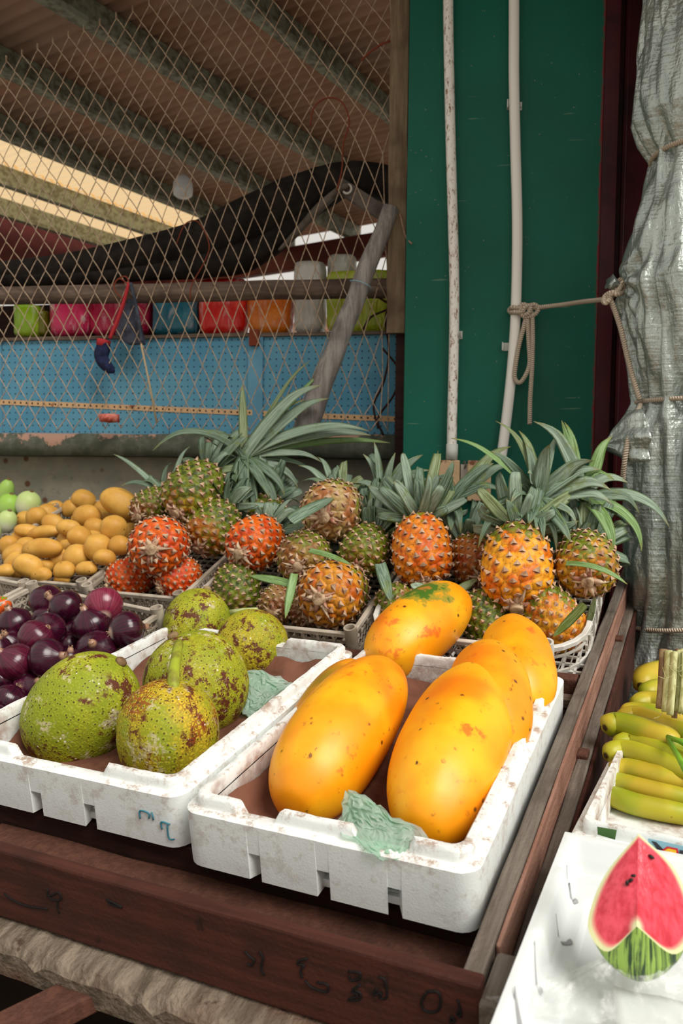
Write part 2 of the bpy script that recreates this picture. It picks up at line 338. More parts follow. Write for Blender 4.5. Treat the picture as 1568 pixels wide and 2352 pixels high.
g = G('cloth_white', .85, .15); v = g.obj(); g.set(col='#d9dcda'); g.bump(g.ma('ADD', g.wave(v, 190, 1, 1, 'X'), g.wave(v, 190, 1, 1, 'Y')), .12, .002); MATS['cloth_white'] = g.m
plain('metal_ring', '#d8d4cc', .4, .5)
g = G('pegboard', .55, .35); v = g.obj(); x, y, z = g.sep(v)
def holes(g, x, z, s):
    dx, dz = [g.ma('SUBTRACT', g.ma('FRACT', g.ma('MULTIPLY', q, 1 / s)), .5) for q in (x, z)]
    return g.st(g.ma('SQRT', g.ma('ADD', g.ma('MULTIPLY', dx, dx), g.ma('MULTIPLY', dz, dz))), .15, .09)
hole = holes(g, x, z, .0265); a = g.noise(v, 3, 4)
c = g.mix(g.st(a, .35, .7), '#4d8dac', '#629fb9'); c = g.mix(g.ma('MULTIPLY', g.st(g.noise(v, 18, 5, .7), .62, .7), .3), c, '#4d7a92'); c = g.mix(g.ma('MULTIPLY', hole, .85), c, '#1c2c38')
g.set(col=c); g.bump(g.ma('MULTIPLY', hole, -1.0), .6, .004); MATS['pegboard'] = g.m
g = G('peg_strip', .7, .25); v = g.obj(); x, y, z = g.sep(v); hole = g.st(g.ma('ABSOLUTE', g.ma('SUBTRACT', g.ma('FRACT', g.ma('MULTIPLY', x, 1 / .0265)), .5)), .17, .1)
c = g.mix(g.st(g.noise(v, 14, 5, .7), .58, .66), '#d8b084', '#8a4a30'); zz = g.ma('ADD', z, g.ma('MULTIPLY', x, .0425)); hz_ = g.st(g.ma('ABSOLUTE', g.ma('SUBTRACT', zz, .139)), .005, .003)
g.set(col=g.mix(g.ma('MULTIPLY', hole, hz_), c, '#2a201a')); MATS['peg_strip'] = g.m
plain('shade_gray', '#9a9a9c', .6)  # grey that paints the shade of the tray dents
# ------------------------------------------------------------------ object helpers
def setp(o, label=None, cat=None, group=None, kind=None):
    if label: o['label'] = label
    if cat: o['category'] = cat
    if group: o['group'] = group
    if kind: o['kind'] = kind
    return o
def thing(name, label, cat, mat=None, group=None, kind=None):
    o = bpy.data.objects.new(name, None); COL.objects.link(o); o.empty_display_size = .05
    if mat is not None: o.matrix_world = mat if isinstance(mat, Matrix) else Matrix.Translation(mat)
    return setp(o, label, cat, group, kind)
def mesh(name, vs_, fs, smooth=True, attrs=None, sharp=None):
    me = bpy.data.meshes.new(name); me.from_pydata([tuple(v) for v in vs_], [], fs)
    me.polygons.foreach_set('use_smooth', [smooth] * len(me.polygons))
    for k, a in (attrs or {}).items():
        at_ = me.attributes.new(k, 'FLOAT', 'POINT'); at_.data.foreach_set('value', np.asarray(a, dtype=np.float32))
    if sharp is not None and smooth:
        me.set_sharp_from_angle(angle=radians(sharp))
    me.update(); return me
def link(name, me, m, par=None, mw=None, color=None):
    o = bpy.data.objects.new(name, me); COL.objects.link(o)
    if m and not me.materials: me.materials.append(MATS[m])
    if par is not None: o.parent = par
    if mw is not None: o.matrix_basis = mw if isinstance(mw, Matrix) else Matrix.Translation(mw)
    if color: o.color = color
    return o
def mk(name, vs_, fs, m, par=None, mw=None, smooth=True, attrs=None, sharp=None, color=None):
    return link(name, mesh(name, vs_, fs, smooth, attrs, sharp), m, par, mw, color)
def bevel(o, w=.004, seg=2, ang=40):
    b = o.modifiers.new('bevel', 'BEVEL'); b.width = w; b.segments = seg; b.limit_method = 'ANGLE'; b.angle_limit = radians(ang); b.harden_normals = False
    return o
class MB:
    def __init__(s): s.v = []; s.f = []
    def add(s, v, f):
        n = len(s.v); s.v += [V(p) for p in v]; s.f += [tuple(i + n for i in q) for q in f]
    def box(s, a, b):
        (x0, y0, z0), (x1, y1, z1) = a, b
        s.add([(x0, y0, z0), (x1, y0, z0), (x1, y1, z0), (x0, y1, z0), (x0, y0, z1), (x1, y0, z1), (x1, y1, z1), (x0, y1, z1)],
              [(3, 2, 1, 0), (4, 5, 6, 7), (0, 1, 5, 4), (1, 2, 6, 5), (2, 3, 7, 6), (3, 0, 4, 7)])
    def bar(s, p, q, w, h, up=V((0, 0, 1))):
        p, q = V(p), V(q); d = (q - p).normalized(); r = d.cross(up)
        if r.length < 1e-4: r = d.cross(V((1, 0, 0)))
        r = r.normalized(); u = r.cross(d); r = r * w / 2; u = u * h / 2
        s.add([p - r - u, p + r - u, p + r + u, p - r + u, q - r - u, q + r - u, q + r + u, q - r + u],
              [(3, 2, 1, 0), (4, 5, 6, 7), (0, 1, 5, 4), (1, 2, 6, 5), (2, 3, 7, 6), (3, 0, 4, 7)])
    def mk(s, name, m, par=None, mw=None, smooth=False, bev=0, sharp=None):
        o = mk(name, s.v, s.f, m, par, mw, smooth or sharp is not None, None, sharp)
        if bev: bevel(o, bev)
        return o
def spline(pts, n):
    P = [V(p) for p in pts]; P = [P[0] * 2 - P[1]] + P + [P[-1] * 2 - P[-2]]; out = []
    m = len(P) - 3
    for i in range(n + 1):
        t = i / n * m; k = min(int(t), m - 1); t -= k
        a, b, c, d = P[k:k + 4]
        out.append(.5 * ((2 * b) + (c - a) * t + (2 * a - 5 * b + 4 * c - d) * t * t + (3 * b - a - 3 * c + d) * t ** 3))
    return out
def tube(path, rad, k=8, caps=True, fn=None):
    """ring sweep; rad number, list or function of t; fn(t, ang) scales the ring"""
    P = [V(p) for p in path]; n = len(P); vs_, fs, lu, lv = [], [], [], []
    up = None; L = 0
    for i, p in enumerate(P):
        d = (P[min(i + 1, n - 1)] - P[max(i - 1, 0)])
        d = d.normalized() if d.length > 1e-9 else V((0, 0, 1))
        if up is None:
            up = V((0, 0, 1)) if abs(d.z) < .9 else V((1, 0, 0))
        a = d.cross(up); a = a.normalized() if a.length > 1e-6 else V((1, 0, 0)); b = a.cross(d).normalized() * 1.0; up = -b if False else b
        t = i / (n - 1); r = rad(t) if callable(rad) else (rad[i] if isinstance(rad, (list, tuple)) else rad)
        if i: L += (p - P[i - 1]).length
        for j in range(k):
            th = 2 * pi * j / k; q = r * (fn(t, th) if fn else 1)
            vs_.append(p + a * cos(th) * q + b * sin(th) * q); lu.append(j / k); lv.append(L)
    for i in range(n - 1):
        for j in range(k):
            fs.append((i * k + j, i * k + (j + 1) % k, (i + 1) * k + (j + 1) % k, (i + 1) * k + j))
    if caps:
        fs.append(tuple(range(k - 1, -1, -1))); fs.append(tuple((n - 1) * k + j for j in range(k)))
    return vs_, fs, {'lu': lu, 'lv': lv}
def grid_faces(nr, nc, wrap=True):
    fs = []
    for i in range(nr - 1):
        for j in range(nc if wrap else nc - 1):
            fs.append((i * nc + j, i * nc + (j + 1) % nc, (i + 1) * nc + (j + 1) % nc, (i + 1) * nc + j))
    return fs
def lathe(prof, nc=32, fn=None):
    """profile [(r,z)], fn(theta, i)-> radius factor; poles closed"""
    vs_ = []
    for i, (r, z) in enumerate(prof):
        for j in range(nc):
            th = 2 * pi * j / nc; q = max(r, 1e-5) * (fn(th, i / (len(prof) - 1)) if fn else 1)
            vs_.append((q * cos(th), q * sin(th), z))
    fs = grid_faces(len(prof), nc); n = len(vs_)
    fs.append(tuple(range(nc - 1, -1, -1))); fs.append(tuple(n - nc + j for j in range(nc)))
    return vs_, fs
def axis_frame(c, zdir, xhint=None):
    z = V(zdir).normalized(); xh = V(xhint) if xhint is not None else (V((0, 0, 1)) if abs(z.z) < .95 else V((1, 0, 0)))
    x = xh - z * xh.dot(z); x.normalize(); y = z.cross(x)
    return frame(V(c), x, y, z)
def nz(p, s=1.0): return noise.noise(V(p) * s)
def board(name, a, b, m, par=None, mw=None, bev=.003, wear=0.0, seed=0):
    """sawn board between opposite corners, long edges cut into short lengths so it can be a little uneven"""
    (x0, y0, z0), (x1, y1, z1) = a, b; d = (x1 - x0, y1 - y0, z1 - z0); ax = max(range(3), key=lambda i: abs(d[i]))
    o1, o2 = [i for i in range(3) if i != ax]; n = max(2, int(abs(d[ax]) / .05)) if wear else 1
    vs_ = []
    for i in range(n + 1):
        for q1, q2 in ((0, 0), (1, 0), (1, 1), (0, 1)):
            p = [0, 0, 0]; p[ax] = a[ax] + d[ax] * i / n; p[o1] = a[o1] + d[o1] * q1; p[o2] = a[o2] + d[o2] * q2
            if wear:
                for k in (o1, o2): p[k] += wear * noise.noise(V((i * .37 + seed * 9.1, q1 * 5 + k * 3.3, q2 * 7.7)))
            vs_.append(p)
    fs = [(i * 4 + j, i * 4 + (j + 1) % 4, i * 4 + 4 + (j + 1) % 4, i * 4 + 4 + j) for i in range(n) for j in range(4)] + [(3, 2, 1, 0), (n * 4, n * 4 + 1, n * 4 + 2, n * 4 + 3)]
    o = mk(name, vs_, fs, m, par, mw, False)
    bm = bmesh.new(); bm.from_mesh(o.data); bmesh.ops.recalc_face_normals(bm, faces=bm.faces); bm.to_mesh(o.data); bm.free()
    if bev: bevel(o, bev)
    return o
def recalc(o):
    bm = bmesh.new(); bm.from_mesh(o.data); bmesh.ops.recalc_face_normals(bm, faces=bm.faces); bm.to_mesh(o.data); bm.free(); return o
# ------------------------------------------------------------------ the place
def struct(name, o_or_none=None): return setp(o_or_none, None, None, None, 'structure')
mb = MB(); mb.box((-16, -14, -.06), (14, 18, -.01)); struct('floor', mb.mk('ground', 'floor'))
mb = MB(); mb.box((-4.6, .35, -.05), (2.2, 3.0, 0)); struct('floor', mb.mk('floor', 'floor_dark'))
# low concrete wall under the partition, painted ledge on top
mb = MB(); mb.box((-1.4, .09, 0), (3.1, .26, 1.50)); wall = struct('wall', mb.mk('wall_back', 'concrete', None, WF, bev=.006))
vs_, fs = [], []
nx, nzz = 90, 6
for i in range(nx + 1):
    for j, (yy, zz) in enumerate(((.09, 1.495), (-.022, 1.50), (-.026, 1.55), (-.018, 1.587), (.0, 1.592), (.17, 1.594))):
        s = -1.4 + 4.5 * i / nx
        vs_.append((s, yy + .006 * nz((s * 6, j, 0)) * (j < 4), zz - 1.55 + .004 * nz((s * 4, j, 7))))
o = mk('ledge', vs_, [(i * 6 + j, (i + 1) * 6 + j, (i + 1) * 6 + j + 1, i * 6 + j + 1) for i in range(nx) for j in range(5)], 'ledge_paint', wall, V((0, 0, 1.55)))
recalc(o)

# green wall panel with a dark red reveal
mb = MB(); GX0, GX1 = 1.737, 2.403
mb.box((GX0 - GX1, 0, 0), (0, .05, 3.4)); gw = struct('w', mb.mk('wall_right', 'paint_green', None, WF @ Matrix.Translation((GX1, -.20, 0)), bev=.003))
mb = MB(); mb.box((GX1 + .0005, -.196, 0), (GX1 + .05, .5, 3.4)); mb.box((GX1 + .05, -.05, 0), (3.6, 0.0, 3.4)); mb.box((GX1 + .085, -.066, 0), (GX1 + .10, -.05, 3.4))
struct('w', mb.mk('wall_side', 'paint_red', None, WF, bev=.003))

# roof: corrugated sheet on purlins, clear sheets let the daylight in
D1 = V((sin(radians(8.1)), cos(radians(8.1)), 0)); D2 = V((-D1.y, D1.x, 0))
CF = frame(V((0, 0, 3.56)), D1, D2, V((0, 0, 1)))
RA = 1.7
def corr(name, a0, a1, b0, b1, m, par, z=0.0):
    n = int((a1 - a0) / .076 * 6); vs_ = []
    for i in range(n + 1):
        a = a0 + (a1 - a0) * i / n; zz = z + .010 * sin(2 * pi * a / .076)
        vs_ += [(a, b0, zz), (a, b1, zz)]
    return mk(name, vs_, [(2 * i, 2 * i + 1, 2 * i + 3, 2 * i + 2) for i in range(n)], m, par)
roof = struct('c', corr('ceiling', RA, 6.0, -.95, 1.55, 'roof_sheet', None)); roof.matrix_world = CF
for k, (b0, b1) in enumerate(((1.5, 2.30), (2.25, 3.0), (2.95, 3.7), (3.65, 4.43))): corr('roof_sheet', RA, 6.0, b0, b1, 'roof_sheet', roof, .004 * (k % 2))
corr('roof_sheet', RA, 2.6, 4.40, 5.9, 'roof_sheet', roof, .004)
corr('skylight_sheet', 2.55, 6.0, 4.40, 5.08, 'skylight', roof, .002); corr('skylight_sheet', 2.55, 6.0, 5.05, 5.75, 'skylight', roof, -.002)
for b in (-.5, .2, .9, 1.58, 2.27, 2.95, 3.66, 4.36, 5.08, 5.70):
    mb = MB(); mb.box((RA, b - .004, -.16), (6.0, b + .004, -.012)); mb.box((RA, b - .06, -.164), (6.0, b + .004, -.156)); mb.box((RA, b - .06, -.156), (6.0, b - .054, -.138)); mb.box((RA, b, -.022), (6.0, b + .06, -.014))
    mb.mk('purlin', 'purlin', roof)
mb = MB(); mb.box((2.2, 5.95, -.62), (6.1, 6.05, -.02)); o = mb.mk('trim_1', 'fascia', None, CF, bev=.01); struct('t', o)
mb = MB(); mb.box((5.75, -.5, -.36), (5.83, 5.95, -.16)); o = mb.mk('trim_2', 'fascia', None, CF, bev=.006); struct('t', o)
# roof of the stall next door, seen under the far beam
aw = thing('awning', 'pale brown canvas awning of the neighbouring stall beyond the far beam', 'awning', CF @ Matrix.Translation((6.6, 3.4, -.62)))
vs_ = []
for i in range(13):
    for j in range(2):
        for k in range(2): vs_.append((j * 1.6, -2.4 + 4.2 * i / 12, .1 * j - .02 * k - .05 * sin(i * 1.3) * (1 - j)))
fs = []
for i in range(12):
    a = i * 4; b = a + 4; fs += [(a, b, b + 2, a + 2), (a + 1, a + 3, b + 3, b + 1), (a, a + 1, b + 1, b), (a + 2, b + 2, b + 3, a + 3)]
mk('canvas', vs_, fs, 'awning', aw)
mb = MB()
for i in range(12): mb.box((-.005, -2.4 + .35 * i, -.32 - .04 * (i % 2)), (.005, -2.06 + .35 * i, -.02))
mb.mk('valance', 'awning', aw)

# bulb under the third purlin
o = thing('light_bulb', 'white light bulb hanging from the roof behind the wire fence', 'lamp', onz(420, 402, 3.376))
v_, f_ = lathe([(0, -.15), (.04, -.146), (.062, -.128), (.066, -.09), (.062, -.05), (.045, -.02), (.026, .0)], 20); mk('bulb', v_, f_, 'bulb', o, sharp=50)
v_, f_ = lathe([(.024, -.004), (.026, .03), (.02, .05), (.055, .085), (.06, .09), (.06, .10), (0, .10)], 20); mk('bulb_holder', v_, f_, 'bulb_cap', o, sharp=40); mb = MB(); mb.box((-.012, -.012, .098), (.012, .012, .172)); mb.mk('hanger', 'bulb_cap', o)

# posts and plank at the corner of the fence
o = thing('corner_post', 'weathered grey upright plank between wire fence and green wall', 'post', WF @ Matrix.Translation((1.70, -.15, 0)))
board('plank', (-.035, -.012, 1.955), (.032, .012, 3.42), 'wood_post', o, bev=.002, wear=.004)
board('backing_plank', (-.002, .018, 0), (.034, .045, 3.42), 'wood_dark', o, bev=.002)
# rail of the fence: old timber
RZ = 2.147
o = thing('timber_rail', 'old round-edged timber rail across the fence above the coloured goods', 'rail', WF @ Matrix.Translation((-1.2, -.06, RZ)))
vs_, fs, at_ = tube([(3.02 * i / 40, .004 * nz((i * .3, 0, 0)), .018 - .026 * i / 40 + .004 * nz((i * .3, 5, 0))) for i in range(41)], .04, 10, True, lambda t, a: .92 + .12 * nz((cos(a) * 1.5, sin(a) * 1.5, t * 4)))
mk('log', vs_, fs, 'wood_gray_x', o)

# blue pegboard partition
pb = thing('pegboard_partition', 'sky blue pegboard partition behind wire fence above the concrete ledge', 'partition', WF @ Matrix.Translation((0, .012, 1.585)))
def holes_panel(name, x0, x1, z0, z1, pitch=.0265, r=.0043):
    o = board(name, (x0, 0, z0), (x1, .008, z1), 'pegboard', pb, bev=.0015); return o
holes_panel('panel', -1.3, .004, 0, .395); holes_panel('panel', .008, 1.10, 0, .397); holes_panel('panel', 1.14, 1.73, 0, .396)
board('batten', (1.09, -.012, 0), (1.153, .0, .398), 'peg_trim', pb, bev=.003)
board('top_edge', (-1.3, -.014, .394), (1.73, .16, .408), 'wood_gray_x', pb, bev=.002, wear=.003)
mb = MB(); mb.box((1.10, -.03, .355), (1.14, -.014, .42)); mb.mk('bracket', 'wire_rust', pb, bev=.003)
vs_ = []
for i in range(41):
    s = -1.3 + 3.0 * i / 40; zc = .139 - .0425 * s + .002 * nz((i * .7, 3, 0))
    if s < 0: zc = .139
    vs_ += [(s, -.0135 if 1.08 < s < 1.16 else -.003, zc - .0105), (s, -.0135 if 1.08 < s < 1.16 else -.003, zc + .0105)]
n = len(vs_); vs_ += [(x, y + .0025, z) for x, y, z in vs_]
fs = [(2 * i, 2 * i + 2, 2 * i + 3, 2 * i + 1) for i in range(40)] + [(2 * i + 1, 2 * i + 3, n + 2 * i + 3, n + 2 * i + 1) for i in range(40)] + [(2 * i, n + 2 * i, n + 2 * i + 2, 2 * i + 2) for i in range(40)]
mk('bare_strip', vs_, fs, 'peg_strip', pb, smooth=False)

# chain-link fence
cf = thing('chain_link_fence', 'slack rusty chain-link fence hanging in front of the pegboard and roof', 'fence', WF @ Matrix.Translation((0, -.1, 1.6)))
PW, PH = .0335, .054
def fpos(k, j):
    s = -.14 + k * PW; z0 = j * PH
    sh = .30 * min(1, max(0, (z0 - .12) / .6)); z = z0 * 1.0 + sh * (s - .1) * .9
    s += .014 * nz((s * 2.1, z * 2.3, 1)) - .05 * (z / 1.6) + .05 * (1 - min(1, z / .9)) * sin(z * 5) * .4
    return V((s, .012 * nz((s * 2, z * 2, 9)), z + .012 * nz((s * 2.4, z * 2.0, 4))))
random.seed(3)
for k in range(57):
    jt = 27 if k > 14 else 25
    pts = []
    for j in range(-3, jt + 5):
        q = fpos(k + ((j + k) % 2), j)
        if q.z < -.01 or q.z > 1.98: continue
        top = 1.50 + .20 * (q.x) if q.x < .85 else 1.98
        if q.z > top: break
        q.y += .0028 * (1 if (j + k) % 2 else -1); pts.append(q)
    pts = [p for p in pts if p.x < 1.672]
    if len(pts) < 3: continue
    path = []
    for a, b in zip(pts, pts[1:]):
        path += [a, a.lerp(b, .33) + V((0, 0, .0022)), a.lerp(b, .67) + V((0, 0, .0018))]
    path.append(pts[-1])
    if pts[-1].x < .85: path.append(pts[-1] + V((.001, 0, .02)))
    v_, f_, a_ = tube(path, .0019, 4); mk('wire', v_, f_, 'wire', cf)
def wire(pts, r, name, label, m='wire_rust', n=24):
    P = spline(pts, n); c = P[len(P) // 2]; v_, f_, a_ = tube([p - c for p in P], r, 5)
    return setp(mk(name, v_, f_, m, None, c), label, 'wire')
def wq(x, y, off): return wp(x, y, off)
wire([wq(772, 440, .125), wq(785, 390, .13), wq(788, 330, .125), wq(802, 280, .13), wq(785, 235, .13), wq(752, 225, .13), wq(722, 245, .13), wq(712, 290, .125)], .003, 'tie_wire', 'rusty tie wire looped through the fence right of the middle purlin')
wire([wq(828, 140, .125), wq(852, 118, .14), wq(880, 100, .14), wq(916, 88, .14)], .004, 'tie_wire', 'short bent red wire beside the top of the grey corner post')
wire([wq(405, 560, .12), wq(425, 515, .13), wq(455, 510, .12), wq(480, 560, .125), wq(470, 600, .12), wq(440, 655, .12), wq(436, 690, .12)], .0025, 'tie_wire', 'thin rusty wire looped over the black shade cloth and timber rail')
wire([wq(918, 490, .17), wq(925, 520, .18), wq(932, 545, .18), wq(945, 560, .22)], .003, 'tie_wire', 'thin orange wire bent round the grey corner post', 'wood_rail')
for k, (pts, lab) in enumerate((([(868, 985), (858, 930), (880, 880), (893, 810), (885, 740), (893, 690)], 'dark dry vine hanging by the corner post, the longer one'),
                                 ([(832, 760), (850, 730), (880, 715), (900, 705), (880, 690), (850, 672)], 'dark dry twig curling over the lime goods beside corner post'),
                                 ([(880, 1000), (868, 960), (905, 905), (915, 850), (878, 800)], 'dark dry vine loop low on the pegboard beside corner post'))):
    wire([wq(x, y, .06) for x, y in pts], .0045, 'dry_vine', lab, 'wood_dark')['category'] = 'vine'

# black shade cloth rolled up behind the fence
def ytube(name, pix, off, rad, m, par, org, k=14, n=50, fold=.25, flat=1.0):
    P = [wp(x, y, off) for x, y in pix]; Q = spline(P, n); R = [0] * (n + 1); m_ = len(rad) - 1
    for i in range(n + 1):
        t = i / n * m_; a = min(int(t), m_ - 1); R[i] = rad[a] + (rad[a + 1] - rad[a]) * (t - a)
    v_, f_, a_ = tube([q - org for q in Q], R, k, True, lambda t, a: 1 + fold * (.6 * nz((cos(a) * 2, sin(a) * 2, t * 5)) + .4 * sin(a * 5 + t * 6) * .5))
    return mk(name, v_, f_, m, par)
org = wp(600, 520, -.1)
tc = thing('shade_cloth', 'black shade cloth rolled and slung under the roof behind the fence', 'shade cloth', org)
ytube('roll', [(-120, 640), (0, 632), (150, 618), (300, 592), (450, 560), (560, 515), (660, 470), (740, 432), (800, 408), (860, 415), (920, 440)], -.08, [.055, .055, .06, .07, .085, .10, .10, .085, .062, .065, .07], 'cloth_black', tc, org)
ytube('hanging_fold', [(-120, 645), (150, 640), (350, 625), (470, 610), (560, 590), (630, 555), (700, 490), (760, 440)], -.06, [.03, .03, .035, .05, .06, .05, .04, .02], 'cloth_black', tc, org, fold=.3)
ytube('strap', [(640, 575), (680, 535), (730, 480), (775, 440), (800, 425)], -.0, [.006, .014, .018, .016, .012], 'strap_gray', tc, org, 6, 24, .1)
o = thing('batten', 'short grey batten with a pale metal ring under the shade cloth', 'batten', wp(840, 465, -.02))
bM = frame(V((0, 0, 0)), (wp(905, 510, -.02) - wp(785, 432, -.02)).normalized(), WN, ((wp(905, 510, -.02) - wp(785, 432, -.02)).normalized()).cross(WN))
board('stick', (-.13, -.015, -.028), (.13, .015, .028), 'strap_gray', o, bM, .004)
v_, f_ = [], []
for i in range(20):
    for j in range(6): a, b = 2 * pi * i / 20, 2 * pi * j / 6; r = .017 + .005 * cos(b); v_.append((r * cos(a), .006 * sin(b), r * sin(a)))
for i in range(20):
    for j in range(6): f_.append((i * 6 + j, i * 6 + (j + 1) % 6, ((i + 1) % 20) * 6 + (j + 1) % 6, ((i + 1) % 20) * 6 + j))
mk('ring', v_, f_, 'metal_ring', o, bM @ Matrix.Translation((-.085, .02, 0)))

# driftwood prop leaning in front of the fence
P, Q = wp(898, 478, .16), wp(690, 1010, .30)
o = thing('wooden_prop', 'weathered grey round pole leaning in front of the fence', 'pole', Q)
v_, f_, a_ = tube([(P - Q) * (i / 30) + V((.006 * nz((i * .2, 0, 0)), 0, .004 * nz((i * .25, 4, 0)))) for i in range(31)], lambda t: .043 - .013 * t, 14, True, lambda t, a: 1 + .10 * nz((cos(a) * 1.4, sin(a) * 1.4, t * 5)) + .05 * sin(3 * a + t * 2))
mk('pole', v_, f_, 'wood_drift', o)
q = Q + (P - Q) * .66; D = (P - Q).normalized(); M_ = axis_frame(q - Q, D)
v_, f_, a_ = tube([M_ @ V((.042 * cos(t), .042 * sin(t), .006 * t / 6)) for t in np.linspace(0, 2 * pi, 25)], .0016, 5, False); mk('string', v_, f_, 'label_blue', o)

# goods on the shelf behind the fence
def sack(name, x0, x1, y0, y1, off, m, label, seed, film=False, depthm=.12, sq=4.0):
    a, b = wl(x0, y1, off), wl(x1, y0, off); c = V(((a.x + b.x) / 2, -off + depthm / 2 + .02, a.z)); hx_, hz_ = abs(b.x - a.x) / 2, (b.z - a.z)
    vs_ = []; nr, nc = 16, 24
    for i in range(nr + 1):
        t = i / nr; zz = t * hz_
        f = (1 - abs(2 * t - 1) ** 7) ** (1 / 7) if 0 < t < 1 else .0
        f = max(f, .72 if i in (0,) else .0, .02)
        for j in range(nc):
            th = 2 * pi * j / nc; e = 2 / sq
            x = math.copysign(abs(cos(th)) ** e, cos(th)) * hx_ * f; y = math.copysign(abs(sin(th)) ** e, sin(th)) * depthm / 2 * f
            q = 1 + .07 * nz((x * 14 + seed, y * 14, zz * 9)); vs_.append((x * q, y * q, zz + .006 * nz((x * 20, y * 20, seed))))
    fs = grid_faces(nr + 1, nc); fs.append(tuple(range(nc - 1, -1, -1))); fs.append(tuple(nr * nc + j for j in range(nc)))
    o = mk(name, vs_, fs, m, None, WF @ Matrix.Translation(c)); return setp(o, label, 'goods', 'coloured goods on the shelf')
sack('plastic_bag', 14, 74, 690, 770, -.05, 'goods_lime', 'lime green bag at the left end of the shelf behind fence', 1, sq=2.6)
sack('plastic_tub', 74, 96, 706, 768, -.08, 'goods_olive', 'narrow olive tub between the lime bag and the pink bag', 2)
sack('plastic_bag', 98, 185, 655, 768, -.05, 'goods_magenta', 'pink and white streaked bag on the shelf behind fence', 3, sq=3)
sack('plastic_bag', 187, 333, 650, 767, -.09, 'goods_crimson', 'wide crimson bag on the shelf behind the hanging pouch', 4, sq=3)
sack('plastic_bag', 335, 440, 655, 765, -.05, 'goods_teal', 'teal bag in shiny film between crimson and red goods', 5, sq=2.5)
sack('cup_stack', 446, 556, 626, 764, -.08, 'goods_red', 'bright red stack of plastic ware left of the orange stack', 6)
sack('cup_stack', 560, 662, 632, 764, -.08, 'goods_orange', 'orange stack of plastic ware beside the clear stack', 7)
sack('cup_stack', 667, 738, 585, 763, -.08, 'goods_clear', 'tall clear whitish stack of plastic ware beside lime tub', 8)
sack('plastic_tub', 742, 905, 606, 762, -.08, 'goods_yellow', 'large lime yellow tub behind the leaning grey pole', 9, sq=5)
sack('cup_stack', 745, 812, 575, 640, -.16, 'goods_clear', 'clear crumpled wrap heaped behind the lime yellow tub', 10, sq=2.5)
o = thing('goods_shelf', 'narrow wooden shelf carrying the coloured goods behind the fence', 'shelf', WF @ Matrix.Translation((0, .03, 1.975)))
board('plank', (-1.3, .0, -.0), (1.72, .22, .018), 'wood_gray_x', o); board('dark_backing', (-1.3, .20, .018), (1.0, .215, .20), 'wood_dark', o)  # dark backing added to cover bright sky gaps between the goods

# things hung on the fence
c = wp(240, 825, .085)
o = thing('sock', 'navy sock with red cuff hanging on the wire fence', 'sock', c)
P = [wp(x, y, .085) - c for x, y in ((238, 785), (235, 805), (233, 822), (245, 840), (262, 855))]
v_, f_, a_ = tube(spline(P, 20), lambda t: .026 + .004 * sin(t * 5) - .016 * max(0, t - .88) / .12, 12, True, lambda t, a: 1 + .12 * nz((cos(a), sin(a), t * 4))); mk('sock_body', v_, f_, 'sock_navy', o)
v_, f_, a_ = tube([wp(x, y, .085) - c for x, y in ((239, 780), (238, 786), (236, 795))], .0275, 12); mk('cuff', v_, f_, 'sock_red', o)
c = wp(298, 720, .085)
o = thing('cloth_pouch', 'grey navy triangular pouch with red strap hung over the timber rail', 'pouch', c)
P = [wp(*q, .08) - c for q in ((300, 660), (263, 768), (292, 790), (330, 790))]; n0 = WN * .03
mid = (P[0] + P[1] + P[2] + P[3]) / 4
vs_ = P + [p - n0 for p in P] + [mid + n0 * .6]
o2 = mk('pouch', vs_, [(0, 1, 8), (1, 2, 8), (2, 3, 8), (3, 0, 8), (4, 7, 6, 5), (0, 4, 5, 1), (1, 5, 6, 2), (2, 6, 7, 3), (3, 7, 4, 0)], 'pouch_gray', o, smooth=False); recalc(o2); bevel(o2, .006, 2)
for nm, pts, m, r in (('strap', ((296, 650), (285, 690), (270, 735), (252, 778)), 'sock_red', .007), ('strap', ((300, 650), (312, 700), (320, 745), (326, 785)), 'pouch_gray', .007), ('cord', ((296, 655), (275, 640), (262, 655), (268, 672), (285, 690)), 'wire_rust', .003), ('cord', ((298, 655), (290, 636), (275, 637)), 'wire_rust', .003)):
    v_, f_, a_ = tube(spline([wp(x, y, .115) - c for x, y in pts], 20), r, 6); mk(nm, v_, f_, m, o)
P, Q = wp(324, 790, .12), wp(360, 972, .12); v_, f_, a_ = tube([(0, 0, 0), (Q - P) * .5 + V((0.002, 0, 0)), Q - P], .0038, 6)
o = setp(mk('thin_stick', v_, f_, 'stick', None, P), 'thin pale stick stuck through the fence below the pouch', 'stick')
c = wp(252, 960, .105); vs_, fs = lathe([(0, -.02), (.03, -.016), (.042, 0), (.03, .014), (0, .018)], 12, lambda th, t: 1 + .45 * sin(5 * th) * .5 + .5 * nz((cos(th) * 2, sin(th) * 2, t * 3)))
setp(mk('scrap', vs_, fs, 'crab_red', None, WF.to_3x3().to_4x4() and Matrix.Translation(c)), 'small red scrap caught in the fence below the pale strip', 'scrap')

